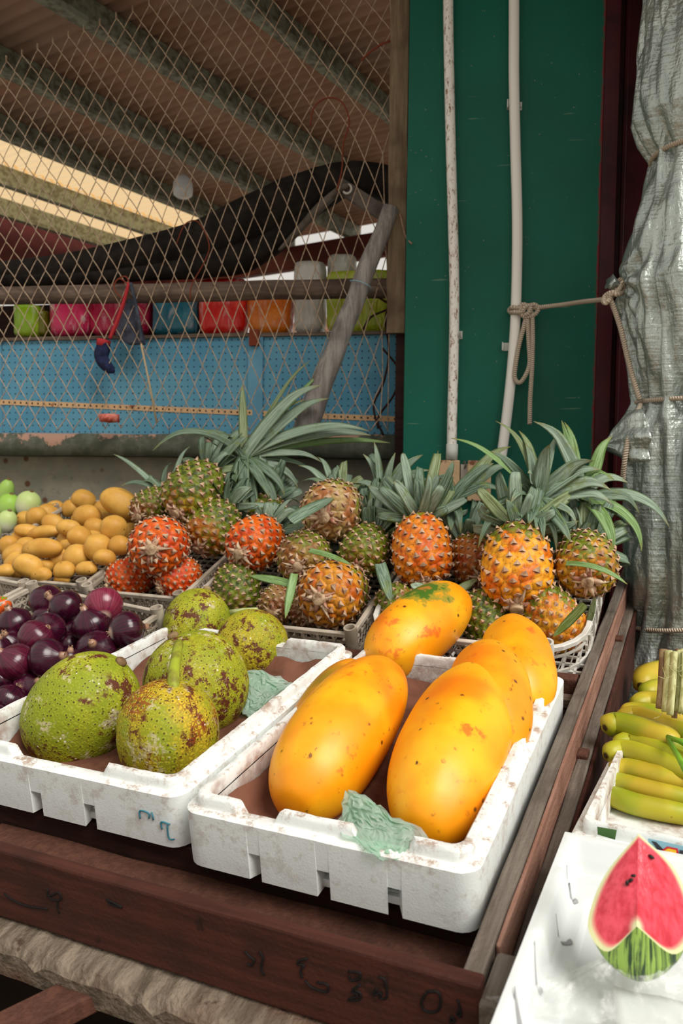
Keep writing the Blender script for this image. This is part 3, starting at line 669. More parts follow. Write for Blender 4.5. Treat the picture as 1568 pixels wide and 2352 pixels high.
# conduits, clips and outlets on the green wall
GP = WF @ Matrix.Translation((GX1, -.20, 0))
def gp(x, y, off): return wp(x, y, .2 + off)
def conduit(pix, r, label, rust):
    c = gp(*pix[-1], .0)
    o = thing('conduit', label, 'pipe', c)
    P = spline([gp(x, y, r + .008) - c for x, y in pix], 60); v_, f_, a_ = tube(P, r, 14); mk('pipe', v_, f_, 'conduit', o, color=(1, 1, 1, rust)); return o, c
o, c = conduit([(1024, -230), (1028, -60), (1030, 100), (1034, 300), (1040, 520), (1043, 650), (1042, 800), (1038, 960), (1037, 1052)], .0175, 'rust speckled white conduit pipe, the left one on the green wall', 1)
def clip(o, c, x, y, sx):
    M_ = Matrix.Translation(gp(x, y, .0) - c) @ WF.to_3x3().to_4x4(); mb = MB(); mb.box((-.012, -.004, -.014), (.012, 0, .014)); mb.box((-.012, -.022, -.014), (-.008, -.004, .014)); mb.box((.008 * sx - .002, -.016, -.008), (.008 * sx + .002, -.004, .008)); mb.mk('clip', 'clip', o, M_, bev=.001)
clip(o, c, 1054, 770, 1)
v_, f_, a_ = tube([gp(1038, 1020, .0255) - c, gp(1037, 1056, .0255) - c], .021, 14); mk('coupling', v_, f_, 'clip', o)
o, c = conduit([(1179, -230), (1180, -60), (1180, 80), (1180, 180), (1183, 330), (1187, 480), (1187, 600), (1183, 740), (1175, 850), (1163, 960), (1150, 1060)], .0178, 'clean white bent conduit pipe, the right one on the green wall', 0)
clip(o, c, 1172, 243, -1); clip(o, c, 1190, 245, 1); clip(o, c, 1160, 797, -1)
for (x0, x1, y0, y1, lab) in ((997, 1056, 1057, 1140, 'beige stained outlet box under the left conduit on green wall'), (1072, 1128, 1058, 1150, 'pale outlet box under the right conduit, half hidden by leaves')):
    a, b = gp(x0, y1, .02), gp(x1, y0, .02); hw, hh = (b - a).dot(WX) / 2, (b.z - a.z) / 2
    o = thing('outlet_box', lab, 'outlet', Matrix.Translation((a + b) / 2) @ WF.to_3x3().to_4x4())
    mb = MB(); mb.box((-hw, -.025, -hh), (hw, .018, hh)); mb.mk('cover', 'outlet', o, bev=.004)
    v_, f_ = lathe([(.024, 0), (.024, .003), (.021, .004), (.0205, .0015), (0, .0015)], 24); mk('socket_face', v_, f_, 'outlet', o, axis_frame(V((hw * .2, -.025, -hh * .35)), V((0, -1, 0))), sharp=40)
    mb = MB(); mb.box((hw * .2 - .007, -.0285, -hh * .35 - .008), (hw * .2 - .004, -.026, -hh * .35 + .004)); mb.box((hw * .2 + .004, -.0285, -hh * .35 - .008), (hw * .2 + .007, -.026, -hh * .35 + .004)); mb.mk('slot', 'marker_black', o)
mb = MB(); hw = .014; mb.box((-hw, -.012, -.05), (hw, 0, .045)); c = gp(1066, 1095, 0)
o = thing('cable_bracket', 'small metal bracket plate between the two outlet boxes', 'bracket', Matrix.Translation(c) @ WF.to_3x3().to_4x4()); mb.mk('plate', 'clip', o, bev=.004)
v_, f_, a_ = tube(spline([(0, -.014, .03), (.004, -.02, .042), (.0, -.014, .055), (-.006, -.012, .045)], 12), .0025, 6); mk('hook', v_, f_, 'strap_gray', o)
# ------------------------------------------------------------------ the wooden stall
st_ = thing('market_stall', 'sloping dark wooden market stall carrying the crates and foam boxes', 'stall', FR)
XL = -2.45
board('front_board', (XL, -.157, -.055), (.052, -.135, .060), 'wood_red', st_, None, .004, .0015, 1)
board('riser_board', (XL, .030, -.135), (.018, .052, -.004), 'wood_dark', st_, None, .003)
board('gap_board', (-.885, -.13, -.068), (.018, .028, -.045), 'wood_leg', st_, None, .003, .003, 3)
# splintered plank under the front board
random.seed(5); vs_, fs = [], []; n = 130
for i in range(n + 1):
    x = XL + (.0 - XL) * i / n; e = .010 * nz((x * 5, 0, 3)) + .006 * nz((x * 30, 2, 1)); ch = .008 * max(0, nz((x * 13, 8, 0))) + (.012 if random.random() < .06 else 0)
    for y, z in ((-.10, -.058), (-.150, -.058 - ch * .3), (-.185 + e, -.062 - ch + .003 * nz((x * 40, 1, 1))), (-.196 + e, -.074 - ch), (-.192 + e * .3, -.116), (-.10, -.116)): vs_.append((x, y, z))
fs = [(i * 6 + j, (i + 1) * 6 + j, (i + 1) * 6 + (j + 1) % 6, i * 6 + (j + 1) % 6) for i in range(n) for j in range(6)] + [(0, 1, 2, 3, 4, 5), tuple(n * 6 + j for j in (5, 4, 3, 2, 1, 0))]
recalc(mk('splintered_plank', vs_, fs, 'wood_rough', st_, smooth=True, sharp=45))
# side boards
board('side_board', (.022, -.134, -.06), (.047, 1.94, .05), 'wood_gray', st_, None, .003, .0015, 7)
board('side_face_board', (.0475, -.07, -.035), (.0535, 1.92, .046), 'wood_pink', st_, None, .002, .001, 8)
board('side_ledger', (.054, -.10, -.16), (.078, 1.90, -.012), 'wood_gray', st_, None, .003, .002, 9)
board('side_outer_board', (.0785, -.08, -.19), (.086, 1.88, -.016), 'wood_red', st_, None, .002, .001, 10)
board('corner_block', (.050, -.165, -.15), (.086, -.075, .045), 'wood_gray', st_, None, .006, .002, 11)
for v in (.55, 1.25): board('nail_block', (.052, v, -.02), (.074, v + .035, -.004), 'wood_leg', st_)
# deck, cross beam under the back row, steeper back deck
yy = .06; k = 0
while yy < .80:
    board('deck_plank', (XL, yy, -.026), (.02, yy + .105, -.002), 'wood_dark', st_, None, .003, .001, 20 + k); yy += .113; k += 1
board('cross_beam', (XL, .795, .0), (.018, .835, .048), 'wood_leg', st_, None, .004, .002, 40)
board('front_lath', (-.95, .745, .0), (.018, .775, .022), 'wood_gray_x', st_, None, .003, .002, 41)
BL = FR.inverted() @ BK
for k in range(5): board('back_plank', (XL, .005 + .135 * k, -.026), (.02, .125 + .135 * k, -.004), 'wood_dark', st_, BL, .003, .001, 50 + k)
IFR = FR.inverted()
for (x, y, v) in ((-.30, .98, 0), (-2.9, .98, 0), (-.30, 2.5, 0), (-2.9, 2.4, 0)):
    p = V((x, y, 0)); zt = .85 - .14 + (y - 1.0) * .13
    mb = MB(); mb.bar(IFR @ p, IFR @ V((x, y, zt)), .07, .07, V((0, 1, 0))); recalc(mb.mk('leg', 'wood_leg', st_, bev=.004))
mb = MB(); mb.bar(IFR @ at(330, 2215, 1.16), IFR @ at(-160, 2460, 1.02), .055, .03); recalc(mb.mk('brace', 'wood_leg', st_, bev=.003))
mb = MB(); mb.box((XL, 1.0, -.5), (.02, 1.03, -.05)); mb.mk('dark_backing', 'wood_dark', st_)  # unseen board added below the deck to keep the space underneath dark
# scribbles on the front board: marker strokes
def strokes(par, lines, plane, inv, r, m, name='marking'):
    vs_, fs = [], []
    for L in lines:
        P = [inv @ plane(x, y) for x, y in L]; P = spline(P, max(6, len(L) * 4)) if len(L) > 2 else P
        v_, f_, a_ = tube(P, r, 5); mk(name, v_, f_, m, par)
    return None
def fbp(x, y): return onpl(x, y, E1, P0 + E1 * -.1575)
LN = [[(110, 2042), (112, 2058), (135, 2050), (140, 2066), (120, 2066), (108, 2054)], [(134, 2066), (132, 2080), (136, 2098)], [(244, 2066), (262, 2074), (280, 2084), (258, 2078), (248, 2072)], [(10, 2052), (28, 2066), (60, 2080), (110, 2088)],
      [(562, 2184), (572, 2196), (584, 2206), (576, 2218), (568, 2212)], [(596, 2184), (604, 2202), (600, 2222), (606, 2240)],
      [(706, 2202), (688, 2206), (684, 2214), (698, 2218), (690, 2230), (694, 2246)], [(700, 2252), (716, 2268), (750, 2278), (752, 2262), (728, 2256)],
      [(800, 2232), (826, 2234), (824, 2248), (806, 2252), (802, 2240)], [(828, 2262), (808, 2276), (822, 2286), (800, 2296), (824, 2296), (828, 2282), (814, 2274)],
      [(868, 2244), (884, 2252), (888, 2290), (872, 2292), (876, 2280), (858, 2284), (866, 2270)],
      [(980, 2278), (1004, 2278), (1012, 2298), (1004, 2322), (976, 2322), (968, 2302), (980, 2278)], [(1052, 2296), (1058, 2332), (1050, 2330), (1056, 2316)], [(1036, 2334), (1044, 2344), (1034, 2348), (1036, 2334)]]
strokes(st_, LN, fbp, IFR, .0017, 'marker_black')

# ------------------------------------------------------------------ expanded-foam boxes
def rrect(x0, x1, y0, y1, r, step=.012, marks=()):
    """points round a rounded rectangle (ccw from the front left) with side id and distance along the side"""
    out = []
    for sd_, (a, b) in enumerate((((x0 + r, y0), (x1 - r, y0)), ((x1, y0 + r), (x1, y1 - r)), ((x1 - r, y1), (x0 + r, y1)), ((x0, y1 - r), (x0, y0 + r)))):
        L = sqrt((b[0] - a[0]) ** 2 + (b[1] - a[1]) ** 2); n = max(2, int(L / step))
        ts = sorted(set([i / n for i in range(n + 1)] + [min(1, max(0, m)) for s_, m in marks if s_ == sd_]))
        for t in ts: out.append((a[0] + (b[0] - a[0]) * t, a[1] + (b[1] - a[1]) * t, sd_, t))
        cx, cy = ((x1 - r, y0 + r), (x1 - r, y1 - r), (x0 + r, y1 - r), (x0 + r, y0 + r))[sd_]
        for i in range(1, 5):
            a_ = -pi / 2 + sd_ * pi / 2 + pi / 2 * i / 5; out.append((cx + r * cos(a_), cy + r * sin(a_), sd_, 2))
    return out
def foam_ring(x0, x1, y0, y1, th, r, zb, zt, marks=(), taper=0.0, jit=.0, seed=0):
    O = rrect(x0, x1, y0, y1, r, marks=marks); cx, cy = (x0 + x1) / 2, (y0 + y1) / 2
    sx, sy = (x1 - x0) / 2, (y1 - y0) / 2; vs_, ed, ins = [], [], []
    for x, y, sd_, t in O:
        b, tp = zb(sd_, t), zt(sd_, t); tp += jit * nz((x * 25, y * 25, seed)) + jit * .7 * nz((x * 70, y * 70, seed))
        ix, iy = cx + (x - cx) * (sx - th) / sx, cy + (y - cy) * (sy - th) / sy
        k0 = 1 - taper; ox, oy = cx + (x - cx) * k0, cy + (y - cy) * k0; c = .004
        ch = min(c, max(0, (tp - b) * .4))
        vs_ += [(ox, oy, b), (x, y, tp - ch), (x + (ix - x) * .2, y + (iy - y) * .2, tp), (x + (ix - x) * .82, y + (iy - y) * .82, tp), (ix, iy, tp - ch), (ix, iy, b)]
        ed += [.15, .55, 1, 1, .6, .2]; ins += [0, 0, .15, .3, .6, 1]
    n = len(O); fs = [(i * 6 + j, ((i + 1) % n) * 6 + j, ((i + 1) % n) * 6 + (j + 1) % 6, i * 6 + (j + 1) % 6) for i in range(n) for j in range(6)]
    return vs_, fs, ed, ins
def foam_box(name, label, mw, X, Y, H, lip=.022, notches=((0, .22), (0, .48), (0, .74)), nd=.042, nw=.026, gaps=(), th=.03, seed=0, m='foam', r=.03):
    o = thing(name, label, 'box', mw)
    marks = []
    for s_, c in notches: marks += [(s_, c - nw * 1.3), (s_, c - nw), (s_, c - nw * .99), (s_, c + nw * .99), (s_, c + nw), (s_, c + nw * 1.3)]
    def zb(s_, t):
        for a, c in notches:
            if a == s_ and abs(t - c) <= nw: return nd * (1 if abs(t - c) < nw * .995 else .0)
        return 0.0
    v1, f1, e1, i1 = foam_ring(0, X, 0, Y, th, r, zb, lambda s_, t: H, marks, .006, .0006, seed)
    mk('wall', v1, f1, m, o, attrs={'edge': e1, 'inside': i1}, sharp=50); 
    mb = MB(); mb.box((th * .7, th * .7, .004), (X - th * .7, Y - th * .7, .016)); b = mb.mk('base', m, o); at_ = b.data.attributes.new('inside', 'FLOAT', 'POINT'); at_.data.foreach_set('value', [1.0] * len(mb.v))
    def zl(s_, t):
        h = lip
        for a, t0, t1 in gaps:
            if a == s_:
                d = max(t0 - t, t - t1); h = min(h, lip * (.06 if d < 0 else min(1, .06 + d / .03)))
        return H - .004 + h
    gm = []
    for a, t0, t1 in gaps: gm += [(a, t0 - .03), (a, t0), (a, t1), (a, t1 + .03), (a, t0 - .015), (a, t1 + .015)]
    e = .014
    v2, f2, e2, i2 = foam_ring(e, X - e, e, Y - e, th - e, r * .75, lambda s_, t: H - .006, zl, gm, 0, .0016, seed + 3)
    mk('lip', v2, f2, m, o, attrs={'edge': e2, 'inside': i2}, sharp=50)
    return o
PBX = FR @ Matrix.Translation((-.452, -.012, .001))
pbox = foam_box('foam_box', 'white foam box at the front right holding the six orange papayas', PBX, .462, .715, .092, gaps=((0, .15, .30), (0, .66, .845), (2, .3, .45)), notches=((0, .24), (0, .52), (0, .79), (2, .25), (2, .5), (2, .75)), seed=1)
BBX = FR @ Matrix.Translation((-1.005, .012, .001))
bbox = foam_box('foam_box', 'white foam box at the front left holding the green breadfruit', BBX, .535, .70, .092, gaps=((0, .30, .72), (2, .3, .5), (0, .02, .10)), notches=((0, .18), (0, .42), (0, .67), (2, .25), (2, .5), (2, .75)), seed=5)
# teal marker signs on the corner of the breadfruit box
def bxp(x, y): return onpl(x, y, E1, P0 + E1 * .0112)
strokes(bbox, [[(322, 1880), (321, 1862), (341, 1868), (342, 1880)], [(348, 1866), (352, 1884)], [(372, 1905), (370, 1888), (390, 1894)], [(384, 1896), (386, 1918), (390, 1928), (400, 1928)]], lambda x, y: bxp(x, y), BBX.inverted(), .0014, 'marker_teal')
# brown paper liners
def paper(name, par, X, Y, z, m, seed, edge=.03, up=.05):
    n = 26; vs_ = []
    for i in range(n + 1):
        for j in range(n + 1):
            u, v = i / n, j / n; d = min(u, 1 - u, v, 1 - v); x, y = u * X, v * Y
            zz = z + .006 * nz((x * 20, y * 20, seed)) + .004 * nz((x * 60, y * 60, seed)) + up * max(0, 1 - d / .07) ** 2 * (.55 + .5 * nz((x * 8, y * 8, seed + 2)))
            vs_.append((x, y, zz))
    fs = [(i * (n + 1) + j, (i + 1) * (n + 1) + j, (i + 1) * (n + 1) + j + 1, i * (n + 1) + j + 1) for i in range(n) for j in range(n)]
    o = mk(name, vs_, fs, m, par); s = o.modifiers.new('solid', 'SOLIDIFY'); s.thickness = .0008; return o
o = thing('paper_liner', 'crumpled brown paper lining the bottom of the papaya box', 'paper', PBX @ Matrix.Translation((.034, .034, .018))); paper('sheet', o, .394, .645, .004, 'paper_brown', 1, up=.07)
o = thing('paper_liner', 'crumpled brown paper lining the bottom of the breadfruit box', 'paper', BBX @ Matrix.Translation((.034, .034, .018))); paper('sheet', o, .465, .63, .004, 'paper_brown', 4, up=.07)

# ------------------------------------------------------------------ plastic crates with lattice sides
def lattice(mb, p, q, z0, z1, pitch, w, th):
    p, q = V(p), V(q); L = (q - p).length; d = (q - p) / L; nrm = d.cross(V((0, 0, 1))); n = int(L / pitch); h = z1 - z0
    for i in range(n + 1):
        for s in (1, -1):
            a = i * pitch; b = a + s * h * .75
            if b < 0 or b > L: 
                continue
            mb.bar(p + d * a + V((0, 0, z0)), p + d * b + V((0, 0, z1)), th, w, d)
def crate(name, label, mw, X, Y, H, m='crate_plastic', pitch=.021, r=0.0, post=.017, open_posts=True):
    o = thing(name, label, 'crate', mw); t = .006
    mb = MB()
    for k in range(int(X / .03) + 1): mb.box((k * .03, .004, 0), (k * .03 + .006, Y - .004, .006))
    for k in range(int(Y / .03) + 1): mb.box((.004, k * .03, 0), (X - .004, k * .03 + .006, .006))
    mb.mk('base', m, o)
    for nm, p, q in (('front', (0, 0, 0), (X, 0, 0)), ('right', (X, 0, 0), (X, Y, 0)), ('back', (X, Y, 0), (0, Y, 0)), ('left', (0, Y, 0), (0, 0, 0))):
        mb = MB(); dd_ = (V(q) - V(p)).normalized() * r * (1 if r > .05 else 0); p, q = V(p) + dd_, V(q) - dd_; lattice(mb, p, q, .012, H - .012, pitch, .0032, .003)
        P, Q = V(p), V(q); d = (Q - P).normalized()
        mb.bar(P + V((0, 0, .007)), Q + V((0, 0, .007)), .006, .013)
        mb.bar(P + V((0, 0, H * .62)), Q + V((0, 0, H * .62)), .005, .005)
        for k in range(1, 4): mb.bar(P + d * ((Q - P).length * k / 4) + V((0, 0, .01)), P + d * ((Q - P).length * k / 4) + V((0, 0, H - .01)), .012, .005, d)
        if r > .05:      # carry the lattice round the next corner
            d2 = V((-d.y, d.x, 0)); cc = Q + d2 * r; arc = [cc - d2 * r * cos(a_ * pi / 12) + d * r * sin(a_ * pi / 12) for a_ in range(7)]
            for u_, w_ in zip(arc, arc[1:]):
                lattice(mb, u_, w_, .012, H - .012, pitch * .9, .0032, .003); mb.bar(u_ + V((0, 0, .007)), w_ + V((0, 0, .007)), .006, .013); mb.bar(u_ + V((0, 0, H * .62)), w_ + V((0, 0, H * .62)), .005, .005); mb.bar(u_ + V((0, 0, .01)), w_ + V((0, 0, H - .012)), .003, .003, d)
        mb.mk('side_panel', m, o)
    O = rrect(-.007, X + .007, -.007, Y + .007, max(.006, r), .03); O2 = rrect(.006, X - .006, .006, Y - .006, max(.005, r - .013), .03)
    vs_ = []; n = len(O)
    for (x, y, _, _), (u, v, _, _) in zip(O, rrect(.006, X - .006, .006, Y - .006, max(.005, r - .013), .03) if len(O2) == n else O): 
        if len(O2) != n: u, v = X / 2 + (x - X / 2) * (X / 2 - .006) / (X / 2 + .007), Y / 2 + (y - Y / 2) * (Y / 2 - .006) / (Y / 2 + .007)
        vs_ += [(x, y, H - .013), (x, y, H), (u, v, H), (u, v, H - .013)]
    recalc(bevel(mk('rim', vs_, [(i * 4 + j, ((i + 1) % n) * 4 + j, ((i + 1) % n) * 4 + (j + 1) % 4, i * 4 + (j + 1) % 4) for i in range(n) for j in range(4)], m, o, smooth=False), .0015, 1))
    # teeth under the rim
    mb = MB()
    for k in range(1, int(X / .045)): mb.box((k * .045 - .003, -.008, H - .026), (k * .045 + .003, -.002, H - .010))
    for k in range(1, int(Y / .045)): mb.box((X + .002, k * .045 - .003, H - .026), (X + .008, k * .045 + .003, H - .010))
    setp(mb.mk('rim_tooth', m, o), kind='stuff')
    pi_ = .004 + r * .62 * (1 if r > .05 else 0)
    for x, y in ((pi_, .006), (X - pi_, .006), (X - pi_, Y - .006), (pi_, Y - .006)):
        v_, f_ = lathe([(0, 0), (post * .85, 0), (post, H), (post, H + .014), (post * .72, H + .014), (post * .70, H - .01), (0, H - .01)], 16); mk('corner_post', v_, f_, m, o, V((x, y, 0)), sharp=40)
    return o
crate('plastic_crate', 'dusty lattice crate holding the yellow potatoes', BK @ Matrix.Translation((-2.065, .105, .002)), .565, .62, .09)
crate('plastic_crate', 'dusty lattice crate at the left edge holding the pale green vegetables', BK @ Matrix.Translation((-2.655, .105, .002)), .565, .545, .09)
cA = crate('plastic_crate', 'lattice crate with the bright orange pineapples beside the potatoes', BK @ Matrix.Translation((-1.475, .09, .002)), .35, .46, .085)
crate('plastic_crate', 'lattice crate with green and yellow pineapples behind the breadfruit', BK @ Matrix.Translation((-1.09, .012, .002)), .545, .50, .078)
crate('plastic_crate', 'round-cornered white crate with pineapples behind the papayas', BK @ Matrix.Translation((-.515, .020, .004)), .535, .48, .085, 'crate_white', r=.12)
T3 = radians(18); N3 = V((0, -sin(T3), cos(T3))); E3 = V((0, cos(T3), sin(T3)))
O3 = FR @ V((-1.035, .72, .135))
OC = frame(O3, V((1, 0, 0)), E3, N3) @ Matrix.Rotation(radians(-8), 4, 'Z') @ Matrix.Translation((-.52, -.33, -.085))
N3 = (OC.to_3x3() @ V((0, 0, 1))).normalized()
def op(x, y, h): return onpl(x, y, N3, OC @ V((0, 0, h)))
crate('plastic_crate', 'lattice crate holding the red onions behind the breadfruit box', OC, .52, .33, .085)
crate('plastic_crate', 'lattice crate with tomatoes at the left edge beside the onions', OC @ Matrix.Translation((-.55, .0, .0)), .52, .33, .085)
o = setp(board('label_strip', (0, 0, 0), (.12, .003, .010), 'label_green', None, BK @ Matrix.Translation((-2.0, .094, .058)), .001), 'green label strip on the front rim of the potato crate', 'label')
# ------------------------------------------------------------------ papayas
def papaya(label, p, q, r, m, seed, sag=.0, roll=0, neck=.0):
    """p = blossom end, q = stem end, r = largest radius"""
    p, q = V(p), V(q); L = (q - p).length; c = (p + q) / 2
    M_ = axis_frame(c, q - p, V((0, 0, 1))) @ Matrix.Rotation(roll, 4, 'Z')
    o = thing('papaya', label, 'fruit', M_, 'papayas in the foam box'); prof = []; n = 44
    for i in range(n + 1):
        t = i / n; u = .5 - .5 * cos(pi * t); s = 2 * u - 1
        w_ = (1 - abs(s) ** 2.8) ** .54 if abs(s) < 1 else 0
        w_ *= 1 - .10 * s * (1 if s > 0 else .35) - neck * max(0, s) ** 2
        z = s * L / 2
        if u < .03: z += .006 * (1 - u / .03)
        prof.append((r * w_, z))
    def fn(th, t):
        return 1 + .022 * cos(5 * th) * (.4 + .6 * abs(2 * t - 1)) + .03 * nz((cos(th) * 1.1 + seed, sin(th) * 1.1, t * 2.2))
    v_, f_ = lathe(prof, 48, fn); v_ = [V((x + sag * (1 - (2 * z / L) ** 2), y, z)) for x, y, z in v_]
    mk('skin', v_, f_, m, o)
    v_, f_ = lathe([(0, -L / 2 + .004), (.007, -L / 2 + .002), (.009, -L / 2 - .002), (.004, -L / 2 - .003), (0, -L / 2)], 10); mk('blossom_scar', v_, f_, 'stalk_brown', o, V((sag * 0, 0, .0)))
    v_, f_ = lathe([(.012, L / 2 - .006), (.011, L / 2 + .001), (.006, L / 2 + .002), (0, L / 2 - .001)], 10); mk('stem_scar', v_, f_, 'stalk_brown', o)
    return o
papaya('large orange papaya at the front left of its box behind the green bag', fp(662, 1868, .055), fp(895, 1535, .145), .088, 'papaya', 1, .008)
papaya('large orange papaya at the front right with a dark round scar', fp(962, 1935, .060), fp(1118, 1550, .140), .090, 'papaya', 2, .010)
papaya('orange papaya with a green bruise on top, rearmost left in the box', fp(862, 1530, .09), fp(1060, 1370, .155), .086, 'papaya_patch', 3, .008)
papaya('dull olive-orange papaya squeezed against the left wall of its box', fp(690, 1745, .05), fp(820, 1530, .11), .062, 'papaya_green', 4)
papaya('orange papaya in the middle of the right-hand row, small black spot', fp(1118, 1752, .082), fp(1122, 1496, .162), .080, 'papaya', 5, .006)
papaya('orange papaya at the back right corner of the box', fp(1203, 1640, .085), fp(1172, 1438, .145), .076, 'papaya', 6, .006)

# ------------------------------------------------------------------ breadfruit
def breadfruit(label, c, axis, rx, rz, ripe, seed, stem=None):
    M_ = axis_frame(c, axis); o = thing('breadfruit', label, 'fruit', M_, 'breadfruit in the foam box')
    prof = [(rx * (max(0, 1 - abs(-cos(pi * i / 48)) ** 2.25)) ** .5, -rz * cos(pi * i / 48)) for i in range(49)]
    def fn(th, t): return 1 + .05 * nz((cos(th) * 1.2 + seed, sin(th) * 1.2, t * 2)) + .008 * nz((cos(th) * 7, sin(th) * 7, t * 14 + seed))
    v_, f_ = lathe(prof, 64, fn); mk('skin', v_, f_, 'breadfruit', o, color=(1, 1, 1, ripe))
    if stem:
        P = spline([M_.inverted() @ V(p) for p in stem], 16); v_, f_, a_ = tube(P, lambda t: .0125 - .003 * t, 10, True, lambda t, a: 1 + .1 * nz((cos(a), sin(a), t * 4))); mk('stem', v_, f_, 'fruit_stem', o)
    else:
        v_, f_ = lathe([(.012, rz * .98), (.012, rz + .006), (.007, rz + .01), (0, rz + .008)], 10); mk('stem_scar', v_, f_, 'stalk_brown', o)
    return o
def camdir(ox, oy, oz): return RGT * ox - UPV * oy - FWD * oz     # oz towards the camera
c = fp(188, 1632, .085); d = depth(c)
breadfruit('brown-patched green breadfruit at the left end of its box', c, camdir(.60, -.74, .05), .106, .126, .0, 1)
c = fp(386, 1686, .085)
breadfruit('yellow-green breadfruit at the front with a long upright stem', c, camdir(.06, -.93, .1), .094, .102, .75, 2, [fp(400, 1592, .170), fp(399, 1550, .195), fp(410, 1478, .222)])
c = fp(450, 1572, .095)
breadfruit('green breadfruit in the middle of the box behind the stemmed one', c, camdir(-.35, -.8, .1), .110, .113, .1, 3)
c = fp(452, 1432, .10)
breadfruit('breadfruit at the back left of the box with a cut pale stem beside it', c, camdir(.2, -.8, -.3), .085, .093, .1, 4)
c = fp(578, 1482, .075)
breadfruit('bright yellow-green breadfruit at the back right of the box', c, camdir(.4, -.7, -.3), .088, .090, .45, 5)
P = [fp(528, 1408, .12), fp(590, 1404, .13)]
o = thing('cut_stem', 'short pale green cut stem lying behind the rear breadfruit', 'stem', P[0]); v_, f_, a_ = tube([P[0] - P[0], (P[1] - P[0]) * .5 + V((0, 0, .003)), P[1] - P[0]], [.009, .008, .010], 10); mk('stem', v_, f_, 'stem_pale', o)

# ------------------------------------------------------------------ crumpled thin green bags
def crumple(name, label, c, rim_, seed, amp=.034, layers=3):
    """a handful of thin film: star-shaped sheets creased by straight folds in many directions"""
    c = V(c); o = thing(name, label, 'plastic bag', c); rs = random.Random(seed); R_ = spline(rim_ + [rim_[0]], 34)[:-1]
    for L in range(layers):
        fold = [(rs.uniform(0, 6.28), rs.uniform(45, 190), rs.uniform(0, 6.28)) for _ in range(11)]; nr, nt = 11, 34; vs_ = []
        for i in range(nr + 1):
            t = (i / nr) ** .8
            for j in range(nt):
                e = R_[j] - c; e = e * (1.0 - .16 * L) * (1 + .16 * nz((cos(j / nt * 6.283) * 2.4, sin(j / nt * 6.283) * 2.4, seed + L * 3)))
                p = e * t; u, v = p.dot(RGT), p.dot(UPV); z = 0
                for k, (a, f, ph) in enumerate(fold):
                    q = (u * cos(a) + v * sin(a)) * f + ph; z += abs((q / pi) % 2 - 1) * amp * 22 / f * .9
                z = z * (.3 + .4 * t) + rs.uniform(-1, 1) * .005 * (.4 + t) - t * t * .012; p = p * (1 + rs.uniform(-.05, .05) * t); vs_.append(p - FWD * (z + .010 - L * .012) + UPV * .004 * nz((u * 60, v * 60, L)))
        fs = grid_faces(nr + 1, nt); fs.append(tuple(range(nt - 1, -1, -1)))
        mk('film', vs_, fs, 'bag_green', o, smooth=False)
    return o
def ring(pts, h0, plane=fp, dh=0.0): return [plane(x, y, h0 + dh * (i % 2)) for i, (x, y) in enumerate(pts)]
crumple('thin_plastic_bag', 'crumpled thin green plastic bag hanging over the front rim by the papayas', at(862, 1890, 1.135), [at(x, y, d) for x, y, d in ((795, 1806, 1.18), (835, 1815, 1.17), (868, 1838, 1.16), (905, 1868, 1.15), (972, 1892, 1.12), (962, 1925, 1.10), (925, 1950, 1.095), (880, 1962, 1.09), (850, 1945, 1.095), (810, 1915, 1.12), (772, 1885, 1.15), (780, 1840, 1.17))], 3)
cz = depth(fp(600, 1590, .05)); crumple('thin_plastic_bag', 'crumpled thin green plastic bag beside the breadfruit in the left box', fp(605, 1590, .055), [at(x, y, cz + d) for x, y, d in ((555, 1545, .03), (590, 1532, .05), (622, 1540, .04), (660, 1555, .05), (672, 1570, .04), (640, 1590, .0), (615, 1618, -.03), (585, 1640, -.05), (560, 1630, -.05), (560, 1590, -.01))], 8)

